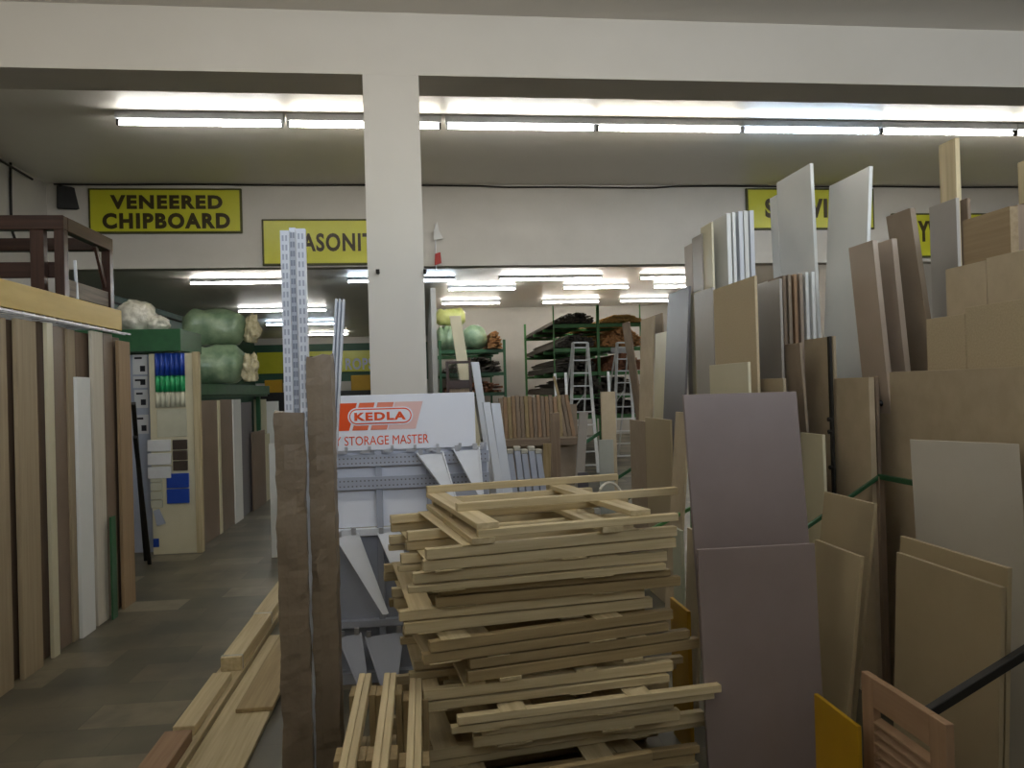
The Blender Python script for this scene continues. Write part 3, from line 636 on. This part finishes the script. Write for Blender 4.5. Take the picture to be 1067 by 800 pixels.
for i in range(npairs):
    j = npairs - 1 - i                       # from the floor up
    seam, pl, pr = pairs[j]; zz = bnd[j + 1]; lo_h = seams[j] - zz; up_h = bnd[j] - seams[j]
    xl = XonY(pl, YP, zz + .04); xr_ = XonY(pr, YP + .17, zz + .04); L_ = (xr_ - xl) * 1.012
    ang = math.radians(9.0 + random.uniform(-3.2, 3.2)); yj = YP + random.uniform(-.03, .06)
    mats = (pine('x'), pine('y')) if random.random() < .65 else (oldpine('x'), pine('y'))
    bs = (random.uniform(.02, .14), random.uniform(.52, .74))
    ra = (0, random.uniform(.34, .46), .86)
    D = random.uniform(.86, .98); gap = .004
    rl = min(random.uniform(.036, .041), lo_h - .006); ru = min(random.uniform(.036, .041), up_h - .006); bl = lo_h - rl - gap / 2 - .0005; bu = up_h - ru - gap / 2 - .0015; bw = random.uniform(.08, .13)
    frame_unit(L_, D, 'pine_frame', 'pine frame lying boards down, lower of the %s pair from the top of the stack' % words[j], g, rl, bl, True, ra, bs, mats, (xl, yj, zz + .0005), ang, bw=bw)
    dx = random.uniform(-.03, .03); tl = random.uniform(-.0035, .0035)
    L2 = L_ - random.choice((0, 0, .02, .05))
    frame_unit(L2, D * random.uniform(.95, 1.02), 'pine_frame', 'pine frame lying boards up, upper of the %s pair from the top of the stack' % words[j], g, ru, bu, False, ra, (random.uniform(.02, .16), random.uniform(.5, .76)), mats, (xl + dx, yj + random.uniform(-.012, .014), seams[j] + gap / 2 + .001 + tl * .5), rot=(0, tl, ang + random.uniform(-.022, .022)), bw=bw)
# three loose frames on the top
zz = ztop + .001
frame_unit(.80, 1.0, 'pine_frame', 'pine frame lying under the topmost one, thin boards down', g, .028, .022, True, (.0, .45, .86), (-.03, .6), (pine('x'), pine('y')), (XonY(498, 2.72, 1.1), 2.72, zz), math.radians(10))
frame_unit(.98, 1.02, 'pine_frame', 'topmost pine frame of the stack with two long bare rails', g, .032, .022, True, (.28, .86), (.0, .62), (pine('x'), pine('y')), (XonY(479, 2.72, 1.1) + .06, 2.73, zz + .0505), math.radians(11))
pt = (.80, 3.3, zz + .0505 + .055)
m = MB(); m.tube([(.80 + .055 * math.cos(k * math.pi / 10), 3.28 + .02 * math.sin(k * .5), zz + .07 + .055 * math.sin(k * math.pi / 10)) for k in range(11)], .006, 8)
single('strap_loop', m, plasticw, 'loop of white strapping on top of the pine frames', 'strap')
yq = 2.5; a, b = atY(440, 797, yq), atY(690, 768, yq)
single('plank', MB().hexa([(a.x, yq, 0), (b.x, yq + .12, 0), (b.x, yq + .145, 0), (a.x, yq + .025, 0), (a.x, yq, .305), (b.x, yq + .12, .31), (b.x, yq + .145, .31), (a.x, yq + .025, .305)], .002), oldpine('x'), 'brownish plank on edge in front of the bottom pine frames', 'plank')
# frames standing on edge
ups = [(375.5, 701), (382, 701), (401.5, 700.5), (408, 700.5), (428, 706), (434.5, 706)]
for i, (px, py) in enumerate(ups):
    Yb = 2.9; p = atY(px + 2, py, Yb); zt = p.z
    D = zt; lab = ['slatted pine frame on edge, outermost beside the steel rail', 'slatted pine frame on edge, second from the steel rail', 'slatted pine frame on edge, third from the steel rail', 'slatted pine frame on edge, fourth from the steel rail', 'slatted pine frame on edge, next to last before the stack', 'slatted pine frame on edge, touching the pine stack'][i]
    t = thing('pine_frame', lab, 'frame', (p.x, 2.5, 0), 'pine frames standing on edge')
    x = p.x - .03 * (1 if i % 2 else 0); s = 1 if i % 2 == 0 else -1
    xo = p.x
    for zc in (zt - .045, zt * .5, .0):
        MB().box((xo - .011, 2.17, zc), (xo + .011, Yb, zc + .045), .002).build('rail', pine('y'), t)
    xs = (xo - .034, xo - .0115) if s == 1 else (xo + .0115, xo + .034)
    for y0 in (2.26, 2.74): MB().box((xs[0], y0, 0), (xs[1], y0 + .09, zt - .02), .002).build('cross_board', oldpine('z'), t)

# ------------------------------------------------------------------ sheets and boards of the timber racks on the other side
front(712, 830, 409.5, 3.0, mauve, 'large mauve grey panel leaning upright beside the pine stack', 'panel', .018, .12, .03)
front(727, 849, 569.5, 2.855, mauve, 'wide brown grey panel low in front of the mauve panel', 'panel', .018, .02, .012)
side(897, 580, 849, 1.72, 7, beige, 'short beige board leaning beside the mauve panel')
side(911, 525, 859, 1.9, 8, beige, 'beige offcut leaning behind the short beige board')
side(905, 393, 868.5, 2.2, 0, mdf, 'tan board between two rows of bolt heads at the green bar', th=.03)
side(868, 350, 838, 2.22, 0, mdf, 'narrow tan board standing up beside the white leaning board')
side(833, 357, 817, 2.08, -3, mdfd, 'small dark tan board tilted against the narrow tan one')
side(857, 453, 834, 2.02, 0, cream, 'pale yellow panel behind the edge of the mauve panel')
side(1110, 380, 913, 2.37, 0, mdf, 'big tan sheet behind the low white board')
side(1005, 327, 965, 2.42, 0, chip, 'lower step sheet of the tan staircase of boards')
side(1100, 306, 1005.5, 2.42, 0, chip, 'second step sheet of the tan staircase of boards')
side(1027, 271, 985, 2.49, 0, mdf, 'third step sheet of the tan staircase of boards')
side(1100, 252, 1027.5, 2.49, 0, mdf, 'highest step sheet of the tan staircase of boards')
side(1052, 214.5, 1003, 2.58, 0, wood('rough_timber', (140, 120, 90), (160, 140, 108), 'y'), 'rough brown plank above the tan staircase of boards', th=.04)
side(1060, 213, 1010, 2.66, 0, brown('z'), 'dark brown board behind the rough brown plank', th=.04)
side(1068, 211, 1015, 2.73, 0, brown('z'), 'second dark board behind the rough brown plank', th=.04)
side(1080, 162, 1060, 3.0, 0, pine('z'), 'pale pine plank at the frame edge above the rough plank', th=.03)
side(996, 206, 968, 2.95, 0, greym, 'grey board standing in front of the tall pine plank', th=.02)
side(1008, 206, 1000, 3.02, 0, brown('z'), 'narrow brown board edge beside the grey board', th=.02)
side(995, 143.5, 978, 3.16, 0, pine('z'), 'tall pine plank reaching up to the tube lights', th=.03)
side(948, 216.5, 923, 2.52, -7, mdfd, 'dark brown board tilted over towards the tall white boards', th=.03)
side(909, 250, 884, 2.30, -4.5, taupe, 'taupe board tilted beside the leaning white board', th=.028)
side(929, 248.5, 911, 2.42, -4.5, taupe, 'second taupe board tilted behind the first', th=.03)
side(906, 173, 864, 2.58, 4, whitem, 'tall white board leaning over the tan boards', th=.022)
side(844, 170, 809, 2.46, -1, whitem, 'tallest white board standing before the shelving sign', th=.022)
side(809, 203, 802, 2.46, -1, whitem, 'narrow white board tucked behind the tallest white board', th=.02)
side(812, 290, 783, 2.05, 0, greym, 'grey board beside the upright board edges')
for i, (px, m, lab, py) in enumerate(((815.5, brown('z'), 'brown board edge first in the row beside the grey board', 287), (821, mdfd, 'dark tan board edge second in the row beside the grey board', 286), (827, redwood('z'), 'reddish board edge third in the row beside the grey board', 285.5), (833, taupe, 'taupe board edge fourth in the row beside the grey board', 284.5), (839, whitem, 'white board edge fifth in the row beside the grey board', 283.5), (845.5, whitem, 'white board edge last in the row under the tallest white board', 283))):
    Yq = 4.3; p = atY(px, py, Yq); single('board', MB().box((p.x, Yq, 0), (p.x + .02, Yq + .2, p.z), .0015), m, lab, 'board', 'board edges beside the grey board')
for i, (px, py, m) in enumerate(((757, 222, whitem), (763, 221, whitem), (769.5, 220, whsteel), (775, 219.5, whitem), (781, 219, whsteel))):
    Yq = 5.02; p = atY(px, py, Yq); single('board', MB().box((p.x, Yq, 0), (p.x + (.03 if i != 1 else .022), Yq + .5, p.z), .0015), m, ['white board with a broad pale face, first of the five tall white edges', 'white board edge second of the five tall white edges', 'white board edge third of the five tall white edges', 'white board edge fourth of the five tall white edges', 'white board edge last of the five, before the shelving sign'][i], 'board', 'five white boards on edge')
side(741, 231, 730, 2.03, 0, cream, 'cream board just behind the five tall white edges')
side(731, 243, 721, 2.02, 0, greym, 'pale grey board beyond the cream one')
side(721, 253, 713, 2.02, 0, taupe, 'narrow taupe board at the end beyond the pale grey one', th=.03)
side(786, 287, 743, 1.85, 0, chip, 'brown chipboard sheet in front of the tall white edges')
side(742, 299, 723, 1.86, 0, greym, 'grey board adjoining the brown chipboard sheet')
side(779, 377, 739, 1.68, 0, cream, 'small cream offcut standing before the chipboard sheet')
side(816, 394, 779, 1.9, 0, mdf, 'low tan board behind the top of the mauve panel')
side(718, 298, 696, 1.95, 4, slate, 'tall slate grey board leaning beyond the grey board')
side(728, 303, 719, 1.98, 0, cream, 'narrow cream board beside the slate grey one')
side(695, 345, 683, 1.98, 3, cream, 'cream plank leaning beside the slate grey board')
side(681, 329, 668, 2.05, 3, mdf, 'tan plank leaning to make one side of the brown pair')
side(689, 326, 679, 2.16, -2, mdfd, 'dark tan plank crossing behind the tan one')
side(655, 335, 648, 2.15, -7, brown('z'), 'long brown plank tilted in front of the second ladder')
side(698, 437.5, 672, 1.72, 0, beige, 'plain beige board in the middle rack above the stack')
side(672, 439, 656, 1.74, 0, mdfd, 'dark tan board adjoining the plain beige one')
side(717, 430, 704, 1.62, 5, mdf, 'tan board leaning behind the edge of the mauve panel')
side(709, 553, 700, 1.2, 0, surf('pale_green_laminate', (176, 180, 156), (182, 186, 162), (3, 3, 3), .4), 'pale green board edge beside the pine stack')
side(716, 637, 698, 1.1, 0, yellowp, 'small yellow board behind the ends of the pine frames')
side(729, 556, 716, 1.3, 3, mdf, 'tan board squeezed between yellow board and mauve panel')
# low white board facing the aisle
a, b = atY(948, 458, 3.15), atY(1062, 463.5, 2.75); zt = a.z
pts = [(a.x + .03, a.y - .02, 0), (b.x + .03, b.y - .02, 0), (b.x + .045, b.y + .0, 0), (a.x + .045, a.y, 0), (a.x, a.y, zt), (b.x, b.y, zt), (b.x + .015, b.y + .02, zt), (a.x + .015, a.y + .02, zt)]
single('board', MB().hexa(pts, .0015), surf('off_white_laminate', (186, 178, 162), (192, 184, 168), (3, 3, 3), .4), 'low white board leaning against the big tan sheet', 'board')
side(1050, 592, 938, 1.94, 3, beige, 'beige cupboard side panel behind its slightly lower twin', th=.018)
side(1043, 612, 934, 1.86, 3, beige, 'beige cupboard side panel in front behind the louvred door', th=.018)
side(893, 757, 848, 1.42, 0, yellowp, 'yellow board low down beside the louvred door')
# louvred door
X = 1.5; Pn = atX(985, 755, X); y0 = Pn.y; zt = Pn.z; y1 = Yon(897, X, zt)
t = thing('louvred_door', 'small louvred pine door standing before the beige cupboard panels', 'door', (X, (y0 + y1) / 2, 0))
st = .075
MB().box((X, y0, 0), (X + .028, y0 + st, zt), .002).build('stile', redwood('z'), t)
MB().box((X, y1 - st * .9, 0), (X + .028, y1, zt), .002).build('stile', redwood('z'), t)
MB().box((X, y0 + st, zt - .1), (X + .028, y1 - st * .9, zt), .002).build('rail', redwood('y'), t)
MB().box((X, y0 + st, 0), (X + .028, y1 - st * .9, .1), .002).build('rail', redwood('y'), t)
zc = .125
while zc < zt - .12:
    MB().hexa([(X + .001, y0 + st, zc - .010), (X + .027, y0 + st, zc + .002), (X + .027, y1 - st * .9, zc + .002), (X + .001, y1 - st * .9, zc - .010), (X + .001, y0 + st, zc - .003), (X + .027, y0 + st, zc + .009), (X + .027, y1 - st * .9, zc + .009), (X + .001, y1 - st * .9, zc - .003)]).build('louvre', redwood('y'), t); zc += .034
t = thing('rack_post', 'thin black post with three bolt heads beside the tan board', 'post', (atX(867, 450, 2.17).x, Yon(867.5, 2.17, 1.2), 0))
yy = Yon(867.5, 2.17, 1.2)
MB().box((2.165, yy - .012, 0), (2.18, yy + .012, atX(867, 350, 2.17).z), .001).build('bar', black, t)
for py in (437, 450, 487):
    p = atX(868, py, 2.165); MB().tube([(2.15, yy, p.z), (2.165, yy, p.z)], .012, 8).build('bolt_head', black, t)
side(912, 392, 906, 2.33, 0, brown('z'), 'narrow brown board edge between the tan board and the big tan sheet', th=.02)
p = atX(917, 420, 2.36); single('knob', MB().tube([(2.35, p.y, p.z), (2.3695, p.y, p.z)], [.012, .018], 10), black, 'small black knob on the big tan sheet near its far edge', 'knob')
# sloping divider bars of the rack, each with its post
def divider(p0, p1, Y, mat, label, cross=None, th=.026, ext=0.0):
    a, b = atY(*p0, Y), atY(*p1, Y); d = (b - a).normalized(); b = b + d * ext
    t = thing('rack_divider', label, 'rack', (b.x, Y, 0), 'sloping rack dividers')
    MB().bar(a, b, th, th, .002).build('arm', mat, t)
    MB().box((b.x - .015, Y - .015, 0), (b.x + .015, Y + .015, b.z), .002).build('post', brown('z') if cross else mat, t)
    if cross: MB().box((b.x - .012, Y - cross, b.z - .015), (b.x + .012, Y, b.z + .01), .002).build('cross_bar', mat, t)
    return t
divider((838, 551), (917, 496), 3.55, dgreen, 'green sloping divider bar in front of the big tan sheet', .3, .018)
divider((966, 743), (1067, 680), 2.28, black, 'black sloping divider bar behind the louvred door', None, .03, .25)
divider((676, 553), (722, 528), 4.6, green, 'green sloping divider bar above the pine frames by the mauve panel', None, .02)
divider((645, 525), (676, 506), 6.0, dgreen, 'dark green sloping divider bar under the plain beige board', None, .022)
divider((640, 500), (662, 486), 7.0, dgreen, 'dark green sloping divider bar beside the brown plank', None, .026)
divider((608, 462), (626, 450), 9.5, dgreen, 'dark green sloping divider bar near the step ladder', None, .04)
for px, py, lab in ((663, 437, 'dark clamp knob above the dark tan board'),):
    pass

# ------------------------------------------------------------------ middle distance
# brown pickets in their rack
YC = 12.0
zc0 = atY(555, 456, YC).z; zc1 = atY(555, 413, YC).z
xa, xb = XonY(521, YC, 1.2), XonY(600, YC, 1.2)
t = thing('picket_rack', 'low dark rack carrying the row of brown pickets', 'rack', ((xa + xb) / 2, YC, 0))
MB().box((xa - .1, YC - .05, zc0 - .13), (xb + .1, YC - .02, zc0 - .02), .004).build('front_rail', brown('x'), t)
MB().box((xa - .1, YC - .02, zc0 - .05), (xb + .1, YC + .4, zc0 - .001), .004).build('shelf', mdfd, t)
MB().box((xa - .1, YC + .4, 0), (xb + .1, YC + .43, zc1 - .15), .004).build('back_panel', mdfd, t)
for x in (xa - .06, xb + .06): MB().box((x - .03, YC, 0), (x + .03, YC + .06, zc0 - .052)).build('post', brown('z'), t)
n = 18
for k in range(n):
    x = xa + (xb - xa) * k / n; wd = (xb - xa) / n
    tilt = .16 if k > 14 else .0
    m = MB(); y0 = YC + random.uniform(.0, .03); zt = zc1 + random.uniform(-.02, .02)
    m.hexa([(x, y0, zc0), (x + wd * .88, y0, zc0), (x + wd * .88, y0 + .05, zc0), (x, y0 + .05, zc0), (x - tilt * .5, y0 + .14, zt), (x + wd * .88 - tilt * .5, y0 + .14, zt), (x + wd * .88 - tilt * .5, y0 + .19, zt), (x - tilt * .5, y0 + .19, zt)], .003)
    single('picket', m, [brown('z'), redwood('z'), oldpine('z'), wood('brown_picket', (140, 114, 86), (160, 134, 104), 'z')][k % 4] if k % 5 else brown('z'), 'brown timber picket standing in the low dark rack', 'picket', 'row of brown pickets')
# grey steel planks with pale wrapped tops
YG = 6.5
for k in range(6):
    pl, pr = 521 + k * 7.4, 521 + k * 7.4 + 6.2
    a, b = atY(pl, 465 + (k % 2) * 3, YG), atY(pr, 465 + (k % 2) * 3, YG); z = a.z; sx = .08
    t = thing('steel_plank', 'grey steel plank, %s in the row beside the display stand' % ['first', 'second', 'third', 'fourth', 'fifth', 'sixth'][k], 'plank', (a.x + sx, YG - .1, 0), 'grey steel planks beside the stand')
    MB().hexa([(a.x + sx, YG - .2, 0), (b.x + sx, YG - .2, 0), (b.x + sx, YG - .14, 0), (a.x + sx, YG - .14, 0), (a.x, YG, z - .04), (b.x, YG, z - .04), (b.x, YG + .06, z - .04), (a.x, YG + .06, z - .04)], .003).build('body', greysteel, t)
    MB().box((a.x - .004, YG - .004, z - .0395), (b.x + .004, YG + .064, z), .006).build('wrapped_end', plasticw, t)
for i, (pl, pr, py, sh, Y, lab) in enumerate(((503, 510.5, 419, .18, 6.0, 'white steel beam leaning beside the display stand header'), (511.5, 521, 420, .16, 6.05, 'second white steel beam leaning next to the first'), (491, 499, 377, .22, 7.0, 'tall white beam leaning behind the display stand corner'))):
    front(pl, pr, py, Y, whsteel, lab, 'steel_beam', .05, .1, sh, cat='beam')
# cream long box leaning and dark glazed cabinet
front(468.5, 480, 329, 9.6, cream, 'long cream carton leaning above the dark glazed cabinet', 'carton', .06, .05, .33, cat='carton')
Yc = 9.0; xa, xb = XonY(465, Yc, 1.7), XonY(492, Yc, 1.7); zt = atY(478, 376, Yc).z; zm = atY(478, 396, Yc).z
t = thing('glazed_cabinet', 'dark brown wooden cabinet with a glazed top behind the display stand', 'cabinet', ((xa + xb) / 2, Yc, 0))
for x in (xa, xb - .035): MB().box((x, Yc, 0), (x + .035, Yc + .04, zt), .003).build('post', darkwood('z'), t)
MB().box((xa + .035, Yc, zt - .03), (xb - .035, Yc + .03, zt), .003).build('rail', darkwood('x'), t)
MB().box((xa + .035, Yc, zm - .1), (xb - .035, Yc + .03, zm), .003).build('rail', darkwood('x'), t)
MB().box((xa + .035, Yc + .006, zm), (xb - .035, Yc + .012, zt - .03)).build('pane', glass, t)
MB().box((xa + .036, Yc + .01, 0), (xb - .036, Yc + .03, zm - .101), .003).build('lower_panel', brown('z'), t)
# ladders
def ladder(pl0, pr0, py0, pl1, pr1, py1, Y, rungs, label):
    a0, b0 = atY(pl0, py0, Y), atY(pr0, py0, Y); a1, b1 = atY(pl1, py1, Y - .35), atY(pr1, py1, Y - .35)
    def ext(p, q): d = q - p; return p + d * (p.z / (p.z - q.z))
    A, B = ext(a0, a1), ext(b0, b1)
    t = thing('step_ladder', label, 'ladder', ((A.x + B.x) / 2, A.y, 0), 'aluminium ladders')
    MB().bar(A, a0, .06, .03, .003).build('stile', alum, t); MB().bar(B, b0, .06, .03, .003).build('stile', alum, t)
    for k in range(rungs):
        u = (k + .6) / rungs; p, q = A.lerp(a0, u), B.lerp(b0, u); MB().bar(p, q, .08, .025, .003).build('tread', alum, t)
    MB().bar(a0, b0, .12, .03, .003).build('top_cap', alum, t)
    for s0, S0 in ((a0, A), (b0, B)):
        f = Vector((S0.x, Y + .9, 0)); MB().bar(f, s0, .035, .025, .003).build('rear_leg', alum, t)
    f0, f1 = Vector((A.x, Y + .9, 0)).lerp(a0, .35), Vector((B.x, Y + .9, 0)).lerp(b0, .6); MB().bar(f0, f1, .03, .02).build('brace', alum, t)
ladder(597, 612, 357, 595, 619, 440, 14.5, 10, 'aluminium step ladder in front of the green timber rack')
ladder(643, 655, 357, 641, 660, 440, 16.0, 10, 'second aluminium ladder behind the long tilted brown plank')
# green racks of mouldings by the store wall
def strips(x0, x1, y0, y1, z, hts, mat, label, n, nm='moulding_pile'):
    m = MB(); 
    for k in range(n):
        u = random.random(); x = x0 + (x1 - x0) * u; h = hts * (1 - abs(2 * u - 1.1) ** 2 * .7) * random.random()
        w_ = random.uniform(.02, .05); yy = y0 + random.uniform(-.15, .1)
        m.box((x - w_, yy, z + h), (x + w_, y1 + random.uniform(-.3, .3), z + h + random.uniform(.02, .045)))
    o = single(nm, m, mat, label, 'timber'); o['kind'] = 'stuff'
Y0, Y1 = 17.4, 22.4
def grack(x0, x1, zs, Ya, Yb, mat, label, posts, ztop):
    t = thing('pipe_rack', label, 'rack', ((x0 + x1) / 2, Ya, 0))
    for z in zs:
        MB().box((x0, Ya - .03, z - .09), (x1, Ya + .03, z), .004).build('beam', mat, t)
        for y in (Ya + 1.5, Ya + 3.2, Yb - .2): MB().box((x0, y - .03, z - .07), (x1, y + .03, z), .004).build('beam', mat, t)
    for x in posts:
        hw = .035 if len(posts) == 2 or x == posts[0] else .014
        MB().box((x - hw, Ya - .031 - .04, 0), (x + hw, Ya - .031, ztop), .004).build('post', mat, t)
        MB().box((x - .03, Yb - .2, 0), (x + .03, Yb - .14, ztop), .004).build('post', mat, t)
    return t
rx0, rx1 = XonY(577, Y0, 2.5), XonY(667, Y0, 2.5)
zs = [atY(620, py, Y0).z for py in (387, 362, 337)]
rackg = grack(rx0, rx1, zs, Y0, Y1, green, 'green rack of timber mouldings against the store wall behind the ladders', (XonY(623, Y0, 2.5), rx0, rx1), atY(623, 318, Y0).z)
orm = wood('end_grain_timber', (150, 100, 56), (190, 140, 86), 'y', rnd=.3); grm = wood('grey_moulding', (58, 52, 44), (84, 76, 64), 'y', rnd=.3); brm = wood('red_brown_moulding', (120, 74, 50), (150, 100, 70), 'y', rnd=.3)
xm = XonY(622, Y0, 2.5)
for i, (z, hR, mr_, wR) in enumerate(((zs[2], .16, wood('gold_moulding', (176, 136, 70), (206, 168, 100), 'y'), 'gold'), (zs[1], .42, orm, 'reddish'), (zs[0], .38, brm, 'brown'))):
    strips(xm + .1, rx1 - .05, Y0 - .1, Y1, z + .002, hR, mr_, 'heap of %s moulding ends on the %s shelf of the green rack' % (wR, ['top', 'second', 'third'][i]), 260)
    strips(rx0 + .05, xm - .1, Y0 - .1, Y1, z + .002, [.22, .3, .36][i], grm, 'heap of dark grey mouldings on the %s shelf of the green rack' % ['top', 'second', 'third'][i], 110)
for z, lab in ((atY(620, 411, Y0).z, 'fourth'), (atY(620, 432, Y0).z, 'lowest')):
    o = MB().box((rx0, Y0 - .03, z - .09), (rx1, Y0 + .03, z), .004); [o.box((rx0, y - .03, z - .07), (rx1, y + .03, z), .004) for y in (Y0 + 1.5, Y0 + 3.2)]
    o.build('beam', green, rackg)
    strips(rx0 + .05, rx1 - .05, Y0 - .1, Y1, z + .002, .42, grm, 'heap of dark mouldings on the %s shelf of the green rack' % lab, 240)
Ya = 20.3
lx0, lx1 = XonY(459, Ya, 2), XonY(526, Ya, 2)
zs = [atY(500, py, Ya).z for py in (409, 388, 364)]
grack(lx0, lx1, zs, Ya, 24.6, dgreen, 'dark green rack with insulation rolls beside the pillar', (lx0, lx1), zs[2] + .25)
strips(XonY(510, Ya, 2), lx1 - .1, Ya - .1, 24.5, zs[2] + .002, .45, orm, 'heap of orange timber ends beside the round insulation roll', 130)
strips(lx0 + .1, lx1 - .1, Ya - .1, 24.5, zs[1] + .002, .4, grm, 'heap of dark mouldings on the middle shelf under the rolls', 120)
strips(lx0 + .1, lx1 - .1, Ya - .1, 24.5, zs[0] + .002, .3, brm, 'heap of brown mouldings on the low shelf under the rolls', 90)
p = atY(471, 351, Ya + .3); roll((p.x - .1, Ya + .6, zs[2] + .33), (1, 0, 0), .62, .36, foilgreen, 'pale green roll lying sideways on the dark green rack', 6)
yg = surf('yellow_green_wrap', (196, 200, 120), (214, 216, 140), (5, 5, 5), .3, .5, bump=.5, bscale=10)
roll((p.x - .02, Ya + .6, zs[2] + .93), (1, 0, 0), .8, .24, yg, 'yellow green wrapped roll on top of the pale green one', 7)
p = atY(495, 348, Ya); roll((p.x, Ya + .5, zs[2] + .33), (0, 1, 0), 1.1, .34, foilgreen, 'round end of a green insulation roll on the dark green rack', 8)
# assorted boards standing behind the stack
front(573, 583, 430, 8.2, brown('z'), 'brown post standing behind the top rail of the pine stack', 'post', .06, cat='post')
front(566.5, 574.5, 462, 7.6, oldpine('z'), 'thin pine batten beside the brown post', 'batten', .03, .05, -.06, cat='batten')
front(604, 613, 429, 7.9, greym, 'grey batten leaning in front of the ladder', 'batten', .03, .1, -.14, cat='batten')
front(626, 641, 408, 9.2, mdf, 'tan plank upright beside the step ladder', 'plank', .04, cat='plank')
front(624, 639, 458, 7.8, surf('pale_grey_board', (172, 174, 164), (180, 182, 172), (3, 3, 3), .5), 'pale grey offcut low beside the tan plank', 'offcut', .02, cat='offcut')
front(602, 613, 492, 7.2, slate, 'dark grey offcut behind the pine stack rails', 'offcut', .02, cat='offcut')
for px, py, sh, lab in ((577, 389, .0, 'thin pale batten upright above the pickets by the ladder'), (588, 388, .0, 'second thin pale batten upright above the pickets'), (576, 392, .35, 'thin pale batten tilted across the pickets'), (632.5, 387, 0, 'thin pale batten upright past the green post')):
    front(px, px + 2.6, py, 12.9 if sh else 13.4, oldpine('z') if sh else alum, lab, 'batten', .03, .2, sh, cat='batten')
for k, (px, py) in enumerate(((643, 371), (648, 408))):
    p = atY(px, py, 16.6); 
a, b = XonY(635, 18.5, 2), XonY(652, 18.5, 2)
p = atY(645, 372, Y0)
single('white_box', MB().box((p.x - .2, Y0 - .05, zs[0] * 0 + atY(640, 387, Y0).z + .42), (p.x + .2, Y0 + .3, atY(640, 387, Y0).z + .56), .02), paper, 'white packet on the brown mouldings behind the second ladder', 'packet')

# ------------------------------------------------------------------ daylight
wd = bpy.data.worlds.new('daylight'); S.world = wd; wd.use_nodes = True
bg = wd.node_tree.nodes['Background']; sk = wd.node_tree.nodes.new('ShaderNodeTexSky'); sk.sky_type = 'NISHITA'; sk.sun_disc = False; sk.sun_elevation = .8; sk.sun_rotation = 2.6
wd.node_tree.links.new(sk.outputs[0], bg.inputs[0]); bg.inputs[1].default_value = .25
def area(name, loc, target, sx, sy, power, col):
    d = bpy.data.lights.new(name, 'AREA'); d.shape = 'RECTANGLE'; d.size = sx; d.size_y = sy; d.energy = power; d.color = col
    o = bpy.data.objects.new(name, d); COL.objects.link(o); o.location = loc
    o.rotation_euler = (Vector(target) - Vector(loc)).to_track_quat('-Z', 'Z').to_euler(); o['kind'] = 'helper'
area('window_daylight', ((WX0 + WX1) / 2 + 1.5, YF + .02, (WZ0 + WZ1) / 2), ((WX0 + WX1) / 2 + 1.5, 10, (WZ0 + WZ1) / 2 + .2), WX1 - WX0 - 3.2, WZ1 - WZ0 - .06, 300, (.84, .91, 1))

v = S.view_settings; v.view_transform = 'Standard'; v.look = 'None'; v.gamma = 1; v.use_curve_mapping = False; v.exposure = .36
S.cycles.use_denoising = True
S.cycles.max_bounces = 8; S.cycles.diffuse_bounces = 4; S.cycles.glossy_bounces = 3
S.cycles.sample_clamp_indirect = 6
